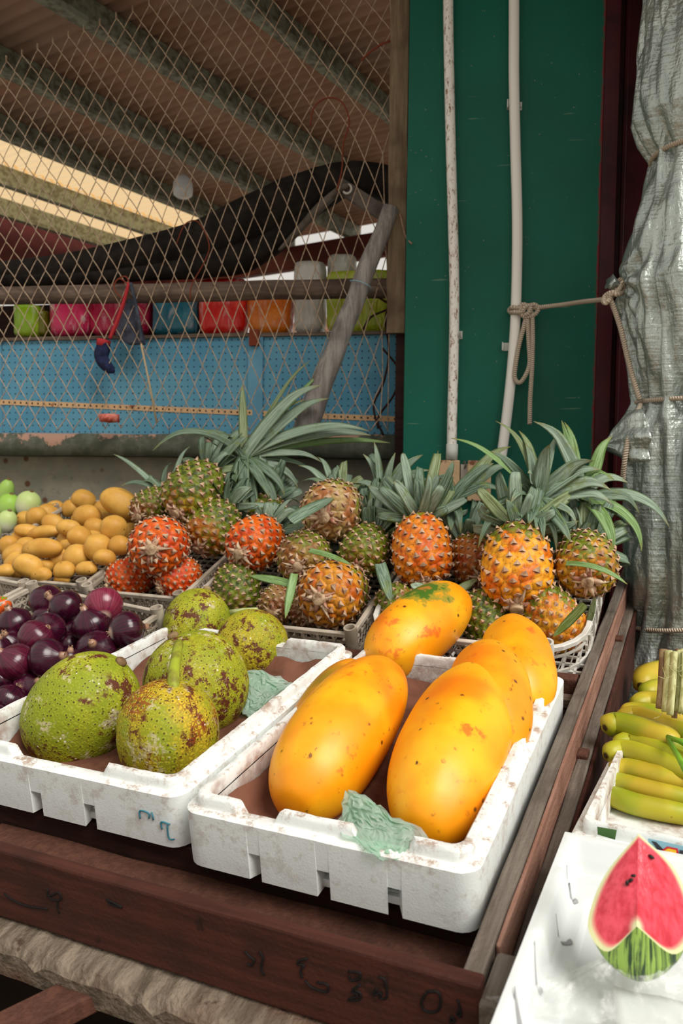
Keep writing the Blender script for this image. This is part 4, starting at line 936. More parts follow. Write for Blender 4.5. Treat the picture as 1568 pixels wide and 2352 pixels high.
# ------------------------------------------------------------------ potatoes
random.seed(11)
def blob(name, label, cat, grp, c, axis, rl, rs, m, seed, col=None, bend=.0, pt='skin'):
    M_ = axis_frame(c, axis); k = 18; prof = []
    for i in range(k + 1):
        s = -cos(pi * i / k); prof.append((rs * (max(0, 1 - abs(s) ** 2.5)) ** .5, rl * s))
    v_, f_ = lathe(prof, 22, lambda th, t: 1 + .13 * nz((cos(th) * .9 + seed * 3.1, sin(th) * .9, t * 1.6)) + .025 * nz((cos(th) * 3 + seed, sin(th) * 3, t * 6)))
    v_ = [V((x + bend * (1 - (z / rl) ** 2), y, z)) for x, y, z in v_]
    o = mk(name, v_, f_, m, None, M_, color=col); return setp(o, label, cat, grp)
PT = [(35, 1275, 26, 20, .4, 1), (20, 1255, 22, 18, 1.2, 0), (48, 1238, 20, 14, 2.7, 0), (65, 1222, 28, 13, 2.9, 1), (42, 1295, 30, 24, .9, 0), (100, 1225, 37, 13, .15, 1), (97, 1262, 45, 20, .08, 2), (65, 1302, 32, 21, 2.7, 2), (95, 1322, 23, 14, .1, 1),
      (58, 1193, 17, 18, 1.5, 0), (85, 1190, 22, 19, .5, 1), (125, 1170, 22, 15, .3, 0), (110, 1183, 24, 20, 2.4, 0), (125, 1208, 28, 19, 2.3, 1), (158, 1215, 25, 16, 2.9, 2), (183, 1237, 27, 21, 2.4, 2), (150, 1243, 20, 18, 1.6, 0), (155, 1258, 16, 17, 1.2, 0),
      (165, 1170, 20, 17, .3, 0), (192, 1150, 25, 20, 2.8, 1), (200, 1188, 29, 22, .2, 2), (218, 1215, 22, 20, 1.2, 1), (232, 1170, 18, 15, 1.5, 0), (275, 1158, 42, 27, 2.6, 3), (262, 1214, 27, 25, 1.3, 3), (225, 1258, 28, 27, 1.2, 2), (275, 1256, 23, 19, .2, 2), (240, 1283, 23, 16, 2.9, 2),
      (178, 1282, 29, 25, .7, 1), (135, 1285, 22, 22, 1.4, 0), (148, 1312, 23, 17, .2, 1), (142, 1333, 18, 10, .1, 0), (198, 1308, 24, 14, .1, 1), (105, 1300, 14, 15, 1.5, 0), (300, 1225, 20, 18, .5, 0), (10, 1315, 22, 14, .3, 0), (215, 1240, 20, 17, 1, 0), (290, 1195, 20, 20, 1, 0), (240, 1200, 20, 18, 1, 0), (60, 1260, 24, 20, 1, 0), (182, 1195, 16, 14, .6, 0)]
ORD = ['first', 'second', 'third', 'fourth', 'fifth', 'sixth', 'seventh', 'eighth', 'ninth', 'tenth', 'eleventh', 'twelfth', 'thirteenth', 'fourteenth']
def ordinal_labels(items, nrow, noun, where):
    """labels by row (front to back in the heap) and order from the left"""
    idx = sorted(range(len(items)), key=lambda i: -items[i][1]); per = -(-len(idx) // nrow); out = {}
    for r in range(nrow):
        for k, i in enumerate(sorted(idx[r * per:(r + 1) * per], key=lambda i: items[i][0])):
            out[i] = '%s, %s from the left in the %s row of %s' % (noun, ORD[k], ORD[r], where)
    return out
row = lambda y: 'front' if y > 1290 else ('middle' if y > 1215 else 'back')
special = {6: 'long smooth yellow potato lying level near the middle of the heap', 23: 'biggest potato of the heap, at its upper right end under a dry leaf', 24: 'round pale potato with a small dark eye at the right edge', 20: 'broad tan potato high in the middle of the heap', 5: 'lumpy long potato lying above the long smooth one', 7: 'pale yellow potato low at the front left of the heap'}
PLAB = ordinal_labels(PT, 5, 'yellow potato', 'the heap from front')
for i, (x, y, a, b, ang, lev) in enumerate(PT):
    h = .075 + .026 * lev; c = bp(x, y, h); d = depth(c)
    lab = special.get(i, PLAB[i])
    blob('potato', lab, 'vegetable', 'potatoes in the crate', c, camdir(cos(ang), -sin(ang) if ang < 1.6 else -sin(ang), .25), a * d / FOC * 1.14, b * d / FOC * 1.2, 'potato', i, None, .004)
# ------------------------------------------------------------------ pale green vegetables
for i, (x, y, a, b, al, lab) in enumerate(((20, 1163, 30, 26, 1, 'bright green round gourd with a tan scar at the left edge'), (65, 1158, 31, 27, 0, 'pale green white gourd beside the potatoes'), (12, 1135, 36, 18, .8, 'green gourd furthest back at the left edge'), (16, 1198, 27, 21, 0, 'whitish round gourd low at the left edge'), (-20, 1225, 30, 20, 0, 'white gourd lowest at the left edge'))):
    c = bp(x, y, .10); d = depth(c); o = thing('round_gourd', lab, 'vegetable', axis_frame(c, camdir(.3, -.9, .2))); 
    v_, f_ = lathe([(b * d / FOC * 1.05 * (max(0, 1 - abs(-cos(pi * k / 20)) ** 2.2)) ** .5, -a * d / FOC * cos(pi * k / 20)) for k in range(21)], 26, lambda th, t: 1 + .05 * nz((cos(th) + i * 4, sin(th), t * 2))); mk('skin', v_, f_, 'cabbage', o, color=(1, 1, 1, al))
    v_, f_ = lathe([(.008, a * d / FOC * .98), (.008, a * d / FOC + .004), (0, a * d / FOC + .003)], 10); mk('stem_scar', v_, f_, 'stalk_brown', o)
# ------------------------------------------------------------------ red onions
ON = [(108, 1382, 38, .35, -.5, 1), (152, 1397, 40, -.7, -.55, 2), (238, 1392, 42, .25, .55, 3), (34, 1432, 38, -.2, -.8, 1), (103, 1422, 28, .5, -.7, 0), (112, 1447, 38, .25, -.25, 2), (210, 1437, 42, -.3, -.85, 2), (290, 1448, 42, -.85, .1, 2), (82, 1467, 42, -.5, .5, 2), (160, 1485, 36, .5, .5, 0), (222, 1494, 44, .05, -.5, 1), (108, 1513, 45, .8, -.2, 2), (34, 1524, 44, -.5, -.6, 2), (158, 1525, 36, .2, -.8, 1), (-8, 1493, 34, .3, -.8, 1), (0, 1560, 40, -.3, -.8, 1), (70, 1580, 42, .5, -.4, 0), (20, 1610, 40, -.2, .5, 1), (60, 1640, 40, .3, .4, 0), (180, 1450, 34, .2, .2, 0), (255, 1500, 34, .4, -.2, 0), (130, 1560, 36, .1, -.6, 0), (20, 1480, 34, 0, -.6, 0), (250, 1440, 30, .1, .3, 0), (-20, 1650, 36, .3, -.6, 1), (90, 1620, 34, 0, -.6, 0)]
names = {0: 'dark red onion furthest back with its cut top ring turned up', 1: 'glossy purple onion with a tan neck, second from the back', 2: 'lighter crimson onion at the back with its root end facing out', 7: 'purple onion at the right end with a white root end', 5: 'dark onion with a round tan cut neck in the middle of the crate', 11: 'large dark purple onion with peeling skin near the breadfruit', 12: 'reddish onion low at the left of the crate', 6: 'shiny plain purple onion right of the middle', 8: 'wine-red onion with loose dry skin at its left', 10: 'dark onion with a short dry neck just behind the breadfruit', 3: 'very dark onion at the back left of the crate'}
OLAB = ordinal_labels(ON, 5, 'dark red onion', 'the crate from front')
for i, (x, y, r, ox, oy, lev) in enumerate(ON):
    c = op(x, y, .045 + .03 * lev); d = depth(c); R = r * d / FOC * 1.06; oz = sqrt(max(.02, 1 - ox * ox - oy * oy)) * (1 if i in (2, 5, 7, 0, 10) else .6)
    up = (-1 if i in (2, 7, 8) else 1)     # which end faces the viewer: root (-) or neck (+)
    M_ = axis_frame(c, camdir(ox, oy, oz) * up); s = R / .045
    o = thing('red_onion', names.get(i, OLAB[i]), 'vegetable', M_ @ Matrix.Scale(s, 4), 'red onions in the crate')
    prof = [(0, -.0405), (.006, -.040), (.012, -.038), (.026, -.032), (.037, -.020), (.0435, -.006), (.045, .004), (.042, .016), (.034, .027), (.022, .035), (.012, .040), (.008, .044), (.007, .052), (.0, .053)]
    v_, f_ = lathe(prof, 30, lambda th, t: 1 + .05 * nz((cos(th) + i * 2, sin(th), t)) + .006 * sin(9 * th + i)); mk('bulb', v_, f_, 'onion', o, color=(1, 1, 1, .85 if i in (2,) else (.25 if i in (12, 8) else 0)))
    mb = MB(); rr = random.Random(i)
    for k in range(9):
        a = rr.random() * 6.28; mb.bar((.004 * cos(a), .004 * sin(a), -.040), (.009 * cos(a + .4), .009 * sin(a + .4), -.046 - .004 * rr.random()), .0012, .0012)
    for k in range(5):
        a = rr.random() * 6.28; mb.bar((.004 * cos(a), .004 * sin(a), .050), (.006 * cos(a), .006 * sin(a), .058), .003, .001)
    setp(mb.mk('dry_roots', 'onion_root', o), kind='stuff')
for i, (x, y, r, lab) in enumerate(((6, 1388, 17, 'orange-red tomato at the left edge beside the onion crate'), (-16, 1398, 18, 'orange-red tomato cut off by the left edge'))):
    c = op(x, y, .07); d = depth(c); v_, f_ = lathe([(r * d / FOC * 1.2 * (max(0, 1 - abs(-cos(pi * k / 14)) ** 2.2)) ** .5, -r * d / FOC * cos(pi * k / 14)) for k in range(15)], 20)
    o = thing('tomato', lab, 'vegetable', axis_frame(c, camdir(.2, -.8, .3))); mk('skin', v_, f_, 'tomato', o)
    mb = MB()
    for k in range(5): mb.bar((0, 0, r * d / FOC), (.012 * cos(k * 1.257), .012 * sin(k * 1.257), r * d / FOC * .97), .003, .001)
    mb.mk('calyx', 'leaf_fresh', o)
# ------------------------------------------------------------------ pineapples
GA = pi * (3 - sqrt(5))
def pine_profile(t, L, R):     # t 0..1 from base to top -> radius, z
    s = 2 * t - 1; return R * (1 - abs(s) ** 2.9) ** .46 * (1 - .06 * s), (t - .5) * L
def pine_meshes(seed, R=.07, L=.165, NE=138):
    rs = random.Random(seed); tt = np.linspace(0, 1, 400); rad = np.array([pine_profile(t, L, R)[0] for t in tt]); zz = (tt - .5) * L
    ds = np.sqrt(np.diff(rad) ** 2 + np.diff(zz) ** 2); s = np.concatenate([[0], np.cumsum(ds)]); ar = np.concatenate([[0], np.cumsum((rad[1:] + rad[:-1]) / 2 * ds)]); ar /= ar[-1]
    es, et = [], []
    for k in range(NE):
        a = (k + .5) / NE; es.append((np.interp(a, ar, s), np.interp(a, ar, tt), k * GA + seed))
    def P(t, th, off=0.0):
        r, z = pine_profile(min(max(t, 0), 1), L, R); r2, z2 = pine_profile(min(1, max(0, t + .01)), L, R); r1, z1 = pine_profile(min(1, max(0, t - .01)), L, R)
        tz, tr = z2 - z1, r2 - r1; n = sqrt(tz * tz + tr * tr) or 1; return V(((r + off * tz / n) * cos(th), (r + off * tz / n) * sin(th), z - off * tr / n))
    E_ = np.array([tuple(P(t, th)) for _, t, th in es]); sp = sqrt(4 * pi * R * R * .80 / NE)
    nr, nc = 66, 96; vs_, eye, core = [], [], []
    for i in range(nr + 1):
        u = i / nr; sarc = s[-1] * u; t = float(np.interp(sarc, s, tt))
        pts = np.array([tuple(P(t, 2 * pi * j / nc)) for j in range(nc)])
        D = np.sqrt(((pts[:, None] - E_[None]) ** 2).sum(2)); D.sort(axis=1); d1, d2 = D[:, 0], D[:, 1]
        e = np.clip((d2 - d1) / sp * 1.1, 0, 1); cr = np.clip(1 - d1 / (sp * .5), 0, 1)
        for j in range(nc):
            vs_.append(P(t, 2 * pi * j / nc, .0055 * (1 - (1 - min(1, e[j] * 1.6)) ** 2) - .003)); eye.append(e[j]); core.append(cr[j])
    fs = grid_faces(nr + 1, nc); fs.append(tuple(range(nc - 1, -1, -1))); fs.append(tuple(nr * nc + j for j in range(nc)))
    body = mesh('skin', vs_, fs, True, {'eye': eye, 'core': core}); body.materials.append(MATS['pineapple_skin'])
    bv, bf = [], []
    for k, (_, t, th) in enumerate(es):
        if t > .985: continue
        c = P(t, th, .0022); up = (P(min(1, t + .02), th) - P(max(0, t - .02), th)).normalized(); out = (P(t, th, .01) - P(t, th)).normalized(); sd = up.cross(out)
        big = 1.15 if t < .25 else 1.0; h = sp * .5 * big; w_ = sp * .42 * big; tw = rs.uniform(-.3, .3)
        tip = c + up * h * (.75 + .2 * rs.random()) + out * h * (.42 + .40 * rs.random()) + sd * h * tw
        n = len(bv)
        bv += [c - sd * w_ - up * h * .10, c + sd * w_ - up * h * .10, c + out * h * .42 - up * h * .12, c + up * h * .42 + sd * w_ * .35 + out * h * .05, c + up * h * .42 - sd * w_ * .35 + out * h * .05, tip]
        bf += [(n, n + 2, n + 5), (n + 2, n + 1, n + 5), (n + 1, n + 3, n + 5), (n + 3, n + 4, n + 5), (n + 4, n, n + 5)]
    br = mesh('bracts', bv, bf, False); br.materials.append(MATS['bract'])
    # dry base leaves round the stump
    base = []
    for k in range(17):
        a = k * 2 * pi / 17 + rs.uniform(-.2, .2); l = rs.uniform(.010, .030); w_ = rs.uniform(.004, .009); tilt = rs.uniform(.0, 1.5); vv, ff = [], []
        for i in range(5):
            u = i / 4; rr = .012 + l * u * sin(tilt) + .012 * u; z = -L / 2 - .002 - l * u * cos(tilt) + .018 * u * u
            ww = w_ * (1 - u ** 1.6) + .0005
            for sg, dz in ((-1, .0015), (0, -.0015), (1, .0015), (0, -.003)): x, y = rr, sg * ww; vv.append((x * cos(a) - y * sin(a), x * sin(a) + y * cos(a), z + dz))
        for i in range(4):
            for j in range(4): ff.append((i * 4 + j, i * 4 + (j + 1) % 4, i * 4 + 4 + (j + 1) % 4, i * 4 + 4 + j))
        me = mesh('base_leaf', vv, ff, True); me.materials.append(MATS['leaf_base'] if k % 3 else MATS['bract_pink']); base.append(me)
    v_, f_ = lathe([(0, -L / 2 + .01), (.017, -L / 2 + .01), (.014, -L / 2 - .006), (.0135, -L / 2 - .013), (.011, -L / 2 - .0145), (0, -L / 2 - .0135)], 18); st = mesh('stump', v_, f_, True, None, 40); st.materials.append(MATS['stump'])
    return body, br, base, st
PM = [pine_meshes(k) for k in (1, 2, 3, 4)]
PR_, PL_ = .07, .165
def leaf(par, base, tip, w_, arch, up, col, inv=None, n=12, tw=0.0, curl=.0, name='leaf', nrm=None):
    """one sword leaf: base -> tip, lifted by arch along 'up', channelled, tapered, with thickness"""
    base, tip, up = V(base), V(tip), V(up); ch = tip - base; L = ch.length; ctrl = base + ch * .48 + up * arch; vs_, lu, lv = [], [], []
    for i in range(n + 1):
        t = i / n; p = base * (1 - t) ** 2 + ctrl * 2 * t * (1 - t) + tip * t * t; dd = ((ctrl - base) * (1 - t) + (tip - ctrl) * t)
        if dd.length < 1e-6: dd = ch
        dd.normalize(); q = max(0, t - .7); p = p - up * curl * q * q * 8
        sd = dd.cross(nrm if nrm is not None else up); sd = sd.normalized() if sd.length > 1e-4 else dd.cross(V((1, .2, 0))).normalized(); nr = sd.cross(dd)
        if tw: R_ = Matrix.Rotation(tw * t, 3, dd); sd = R_ @ sd; nr = R_ @ nr
        ww = w_ * (.80 + .5 * t - .2 * t * t) * (1 - t ** 2.6) ** .8 + .0006; dz = ww * .34 * (1 - .55 * t); th = .0012
        for a, b, u in ((-1, dz, 0), (-.5, dz * .28, .25), (0, 0, .5), (.5, dz * .28, .75), (1, dz, 1), (.5, dz * .28 - th, .75), (0, -th, .5), (-.5, dz * .28 - th, .25)):
            vs_.append(p + sd * ww * a + nr * b); lu.append(u); lv.append(t)
    fs = [(i * 8 + j, i * 8 + (j + 1) % 8, i * 8 + 8 + (j + 1) % 8, i * 8 + 8 + j) for i in range(n) for j in range(8)]
    if inv is not None: vs_ = [inv @ v for v in vs_]
    me = mesh(name, vs_, fs, True, {'lu': lu, 'lv': lv}); o = link(name, me, 'pineapple_leaf', par, None, (*col, 1)); return o
LG = hx('#8a9f8c')[:3]; LD = hx('#4c6752')[:3]; LB = hx('#6f9a2e')[:3]; LO = hx('#76803c')[:3]
def pine(label, x, y, r, h, off, tint, gmix, v=0, crown=None, el=1.0, plane=bp, seed=0, d=None, base=True):
    c = plane(x, y, h) if d is None else at(x, y, d); R = r * depth(c) / FOC; s = R / PR_
    ox, oy = off; m = sqrt(ox * ox + oy * oy); oz = sqrt(max(.0, 1 - m * m)); A = camdir(ox, oy, oz)     # base looks this way
    M_ = axis_frame(c, -A, UPV * .9 + RGT * .1) @ Matrix.Rotation(seed * 1.7, 4, 'Z') @ Matrix.Diagonal((s, s, s * el, 1))
    o = thing('pineapple', label, 'fruit', M_, 'pineapples heaped in the back crates'); body, br, bl, stp = PM[v % 4]
    link('skin', body, None, o, None, (*hx(tint)[:3], gmix)); setp(link('bracts', br, None, o), None, None, None, 'stuff'); link('stump', stp, None, o)
    rs = random.Random(seed + 50)
    if base:
        for k, me in enumerate(bl):
            if rs.random() < .75: link('base_leaf', me, None, o, Matrix.Rotation(rs.uniform(-.3, .3), 4, 'Z'))
    top = M_ @ V((0, 0, PL_ * .48)); ax = -A; inv = M_.inverted()
    if crown:
        v_, f_ = lathe([(.020, PL_ * .46), (.017, PL_ * .5), (.011, PL_ * .55), (.004, PL_ * .6), (0, PL_ * .6)], 12); o = mk('crown', v_, f_, 'pineapple_leaf', o, color=(*LD, 1))
        n_, ln, spread, bias = crown['n'], crown['len'], crown.get('spread', .8), V(crown.get('bias', (0, 0, 0)))
        rt = ax.cross(V((0, 0, 1))); rt = rt.normalized() if rt.length > .1 else RGT.copy(); r2 = rt.cross(ax)
        n_ = int(n_ * 1.7)
        for k in range(n_):
            a = k * GA; q = (k + .5) / n_; sp = spread * (.25 + .95 * q); dirv = (ax * cos(sp) + (rt * cos(a) + r2 * sin(a)) * sin(sp) + bias * .5).normalized()
            l = ln * (1.05 - .5 * q) * rs.uniform(.75, 1.15); b0 = top + (rt * cos(a) + r2 * sin(a)) * .012 * (1 + q)
            tip = b0 + dirv * l - V((0, 0, 1)) * l * rs.uniform(.0, .45) * q; tip += V((rs.uniform(-1, 1), rs.uniform(-1, 1), rs.uniform(-.6, .6))) * .03
            colr = LD if rs.random() < .55 else (LG if rs.random() < .8 else LO); f = rs.uniform(.75, 1.1)
            leaf(o, b0, tip, rs.uniform(.014, .021), l * rs.uniform(.12, .28), (dirv.cross(ax).cross(dirv) * -1 + V((0, 0, .6))).normalized() if (dirv.cross(ax)).length > .05 else V((0, 0, 1)), tuple(c_ * f for c_ in colr), inv, 9, rs.uniform(-.9, .9), rs.uniform(0, .16))
        b0 = crown.get('base'); 
        for (tx, ty, dd, w_, arch, cl) in crown.get('px', ()):
            bb = top if b0 is None else at(b0[0], b0[1], depth(top) + (b0[2] if len(b0) > 2 else 0)); tip = at(tx, ty, depth(top) + dd)
            upv = (UPV - (tip - bb).normalized() * UPV.dot((tip - bb).normalized())); 
            if upv.length < .25: upv = upv + (-FWD) * .6
            leaf(o, bb, tip, w_, arch, (upv.normalized() - FWD * .25).normalized(), {'g': LG, 'd': LD, 'b': LB, 'o': LO}[cl], inv, 14, rs.uniform(-.4, .4), rs.uniform(.0, .05), 'leaf', (-FWD + UPV * rs.uniform(.1, .9) + RGT * rs.uniform(-.5, .5)).normalized())
    return o
# left heap
pine('green pineapple on top of the left heap with a huge crown of fanned leaves', 448, 1128, 64, .235, (-.42, .62), '#b59a30', .95, 0, dict(n=16, len=.20, spread=1.0, base=(560, 1048, .0), px=[
    (722, 868, -.02, .026, .03, 'g'), (742, 898, .0, .027, .01, 'g'), (850, 990, .05, .026, .055, 'g'), (845, 975, .0, .022, .07, 'g'), (895, 1012, .1, .014, .045, 'b'), (740, 1045, .0, .014, .02, 'g'), (556, 880, .05, .017, .0, 'o'), (352, 1015, -.05, .013, .12, 'd'), (690, 905, .06, .016, .02, 'o'), (735, 850, .08, .014, .0, 'b'), (480, 985, .1, .017, .03, 'd'), (700, 820, .02, .008, .01, 'o'),
    (620, 1140, -.10, .020, .02, 'd'), (660, 1130, -.06, .020, .03, 'd'), (560, 1160, -.10, .022, .02, 'd'), (520, 1010, .02, .014, .0, 'd'), (500, 990, .02, .013, .02, 'd'), (640, 1180, -.06, .02, .05, 'd'), (590, 1200, -.08, .02, .03, 'd'), (690, 1110, .02, .018, .04, 'g'), (730, 1080, .04, .016, .03, 'd'), (530, 1120, -.07, .02, .01, 'd')]), seed=1)
pine('shaded pineapple behind the orange one at the left end of the heap', 352, 1165, 44, .16, (-.4, .4), '#8a6a2a', .8, 1, dict(n=10, len=.15, spread=1.2, bias=(-.4, 0, .5), px=[(262, 1040, .1, .012, .03, 'g'), (428, 1015, .12, .015, .0, 'g'), (280, 1108, .0, .01, .05, 'd'), (330, 1095, 0, .02, .03, 'd')]), seed=2)
pine('bright orange pineapple facing out with a pink stump, in the small crate', 368, 1252, 64, .165, (-.02, .08), '#e06410', .04, 2, None, seed=3)
pine('orange pineapple lying low at the left in the small crate', 300, 1328, 46, .055, (-.75, .3), '#dd5c10', .05, 3, None, 1.0, seed=4)
pine('orange pineapple lying low at the right in the small crate', 412, 1328, 44, .055, (-.7, .4), '#d8560e', .05, 0, None, 1.0, seed=5)
pine('green-topped pineapple with an orange base below the crowned one', 492, 1210, 56, .14, (-.45, .7), '#b07a28', .8, 1, dict(n=14, len=.16, spread=1.1), seed=6)
# middle heap
pine('orange pineapple tilted left with a twisted base leaf', 588, 1246, 60, .155, (-.42, .30), '#e0660e', .05, 2, dict(n=16, len=.19, spread=1.1), 1.0, seed=7)
pine('pale dry pineapple on top of the middle heap showing its cut base', 764, 1170, 66, .235, (-.22, .22), '#b59a62', .62, 3, dict(n=16, len=.17, spread=.9, bias=(0, 0, 1), px=[(690, 1060, .1, .014, .03, 'g'), (735, 1035, .12, .014, .0, 'g'), (765, 1075, .1, .014, .0, 'g'), (790, 1085, .1, .014, .02, 'g'), (700, 1090, .05, .013, .03, 'd')]), .95, seed=8)
pine('brownish pineapple with a round cut stump in the middle heap', 700, 1278, 58, .15, (-.18, .28), '#a08040', .72, 0, dict(n=12, len=.16, spread=1.0), .95, seed=9)
pine('dark green pineapple behind the cut stump with a pale leaf base', 838, 1262, 54, .15, (-.35, .55), '#8f7a24', .95, 1, dict(n=18, len=.22, spread=.75, bias=(0, 0, 1), base=(878, 1165, .12), px=[(862, 1012, .1, .018, .0, 'g'), (905, 1038, .1, .017, .02, 'g'), (965, 1040, .08, .020, .03, 'g'), (842, 1040, .12, .016, .02, 'g'), (925, 1050, .15, .016, .0, 'd'), (985, 1075, .12, .015, .06, 'd'), (820, 1100, .1, .016, .04, 'd'), (950, 1100, .1, .018, .05, 'd'), (880, 1090, .0, .020, .0, 'g')]), 1.0, seed=10)
pine('yellow-orange pineapple with a frayed base at the front of the middle crate', 768, 1362, 73, .10, (-.36, .04), '#cf8a22', .5, 2, None, 1.0, seed=11)
pine('dark spiny pineapple lying low behind the rear breadfruit', 545, 1352, 52, .055, (.2, .93), '#7f7024', .9, 3, None, 1.0, seed=12, base=False)
pine('small brown pineapple base poking out low in the middle crate', 640, 1385, 42, .055, (-.2, .35), '#927040', .6, 0, None, 1.0, seed=13)
pine('brown pineapple buried low between the small base and the yellow one', 700, 1398, 38, .04, (.2, .5), '#8a6434', .5, 1, None, 1.0, seed=14)
# right heap
pine('upright orange pineapple with even rows of pale spines, middle of the stall', 968, 1262, 66, .165, (.02, .80), '#e08314', .10, 0, dict(n=20, len=.22, spread=1.15, bias=(0, 0, .4), base=(1035, 1150, .10), px=[(905, 1175, .0, .019, .05, 'd'), (940, 1085, .06, .017, .0, 'g'), (925, 1130, .08, .013, .03, 'd'), (1130, 1060, .1, .018, .02, 'd'), (1150, 1110, .08, .02, .02, 'd'), (1000, 1090, .05, .013, .05, 'd'), (960, 1160, .05, .015, .02, 'd'), (1060, 1200, -.05, .016, .02, 'd'), (1035, 1215, -.05, .016, .0, 'd'), (1160, 1010, .15, .02, .0, 'o'), (1170, 1050, .12, .018, .0, 'd'), (920, 1100, .1, .014, .02, 'd')]), 1.12, seed=15)
pine('shaded pineapple hidden behind the big yellow-orange one', 1085, 1285, 52, .10, (.2, .6), '#a8601c', .3, 1, dict(n=12, len=.18, spread=1.0), 1.0, seed=16)
pine('biggest yellow-orange pineapple with a torn red stem, right of the middle', 1187, 1300, 79, .17, (-.14, .78), '#eda41e', .24, 2, dict(n=14, len=.20, spread=1.25, base=(1232, 1148, .06), px=[
    (1212, 1015, .02, .021, .0, 'g'), (1255, 1015, .0, .024, .0, 'g'), (1350, 1042, .0, .024, .01, 'g'), (1370, 1062, .0, .024, .015, 'g'), (1398, 1100, -.02, .024, .02, 'g'), (1405, 1130, -.03, .024, .01, 'g'), (1216, 1065, -.05, .018, .0, 'g'), (1175, 1130, -.05, .020, .02, 'd'), (1312, 1240, -.12, .018, .02, 'd'), (1250, 1225, -.12, .014, .0, 'd'), (1215, 1200, -.10, .02, .0, 'd'), (1285, 1250, -.10, .012, .02, 'd'), (1090, 1235, -.05, .017, .06, 'd'), (1110, 1180, -.02, .017, .04, 'd'), (1130, 1030, .06, .014, .02, 'd'), (1045, 995, .05, .014, .03, 'b'), (1200, 985, .1, .014, .05, 'o'), (1180, 1190, -.06, .02, .0, 'd'), (1232, 1210, -.09, .018, .0, 'd'), (1195, 1100, -.02, .018, .0, 'd'), (1150, 960, .12, .014, .05, 'o'), (1275, 1000, .1, .018, .0, 'g'), (1330, 1190, -.05, .012, .02, 'g')]), 1.12, seed=17)
pine('green and yellow pineapple beside the side board with a long base leaf', 1345, 1292, 68, .155, (-.22, .46), '#c9982a', .72, 3, dict(n=14, len=.20, spread=1.0, bias=(.3, 0, .5), base=(1340, 1150, .05), px=[
    (1250, 955, .1, .020, .03, 'g'), (1306, 962, .12, .013, .0, 'b'), (1290, 965, .12, .012, .0, 'b'), (1392, 992, .08, .020, .0, 'b'), (1440, 1105, .05, .017, .07, 'g'), (1400, 1085, -.02, .013, .07, 'b'), (1478, 1262, .0, .020, .08, 'b'), (1412, 1270, -.08, .019, .06, 'b'), (1540, 1200, .1, .018, .09, 'g'), (1470, 1150, .05, .018, .03, 'd'), (1450, 1200, .05, .02, .03, 'd'), (1420, 1180, .02, .018, .02, 'd'), (1270, 1090, .05, .018, .0, 'd'), (1380, 1180, .0, .02, .02, 'd')]), .98, seed=18)
pine('yellow pineapple lying low in front of the green-yellow one', 1268, 1420, 62, .07, (.55, .75), '#d99a20', .42, 0, None, 1.1, seed=19, base=False)
pine('dark green pineapple low behind the papayas', 1115, 1425, 56, .06, (.4, .85), '#8a8030', .92, 1, None, 1.1, seed=20, base=False)
pine('dark brown pineapple low behind the bruised papaya', 918, 1402, 50, .055, (.5, .75), '#95702a', .6, 2, None, 1.1, seed=21, base=False)
pine('pineapple lying behind the middle heap with only its crown showing', 610, 1190, 50, .10, (.1, .7), '#8a7a2a', .9, 3, dict(n=26, len=.20, spread=1.3, bias=(0, 0, .6)), 1.0, seed=22)
pine('pineapple at the back of the middle crate under the tall crown', 905, 1215, 46, .08, (.1, .7), '#8a6a2a', .8, 0, dict(n=18, len=.20, spread=1.2, bias=(.2, 0, .5)), 1.0, seed=23)
# loose leaves lying on the fruit
def loose(label, pts, w_, arch, col, d0, d1, up=None):
    b, t = at(*pts[0], d0), at(*pts[1], d1); o = thing('loose_leaf', label, 'leaf', b); inv = Matrix.Translation(-b)
    leaf(o, b, t, w_, arch, up or (-FWD * .8 + UPV * .5).normalized(), {'g': LG, 'd': LD, 'b': LB, 'o': LO}[col], inv, 12, 0, .0, 'blade', (-FWD + UPV * .5).normalized()); return o
def dpt(x, y, h): return depth(bp(x, y, h))
loose('dark green leaf lying across the pale dry pineapple', ((668, 1198), (768, 1143)), .019, .015, 'd', dpt(668, 1198, .30), dpt(768, 1143, .30))
loose('bright green leaf lying level under the brownish pineapple', ((666, 1342), (572, 1322)), .013, .005, 'b', dpt(666, 1342, .19), dpt(572, 1322, .17))
loose('bright green leaf hanging down beside the small brown base', ((676, 1318), (655, 1420)), .012, .005, 'b', dpt(676, 1318, .21), dpt(655, 1420, .14))
loose('yellow-green leaf stalk reaching right from the brownish pineapple', ((710, 1265), (808, 1298)), .009, .02, 'b', dpt(710, 1265, .21), dpt(808, 1298, .20))
loose('dark leaf pointing down between the yellow and upright pineapples', ((872, 1295), (897, 1382)), .018, .0, 'd', dpt(872, 1295, .18), dpt(897, 1382, .12))
loose('blue-green leaf tip at the base of the upright pineapple', ((978, 1358), (942, 1342)), .015, .0, 'g', dpt(978, 1358, .15), dpt(942, 1342, .17))
loose('dull green leaf lying behind the bruised papaya', ((1040, 1365), (1095, 1330)), .013, .0, 'o', dpt(1040, 1365, .12), dpt(1095, 1330, .13))
loose('long green leaf bending down to the crate rim beside the lowest pineapple', ((1343, 1388), (1270, 1462)), .011, -.02, 'b', dpt(1343, 1388, .22), dpt(1270, 1462, .14))
loose('thin yellow-green leaf arched over the green-yellow pineapple', ((1300, 1295), (1440, 1342)), .007, .05, 'b', dpt(1300, 1295, .27), dpt(1440, 1342, .24))
loose('short green leaf standing between the stems of the right heap', ((1352, 1425), (1366, 1372)), .008, .0, 'o', dpt(1352, 1425, .14), dpt(1366, 1372, .2))
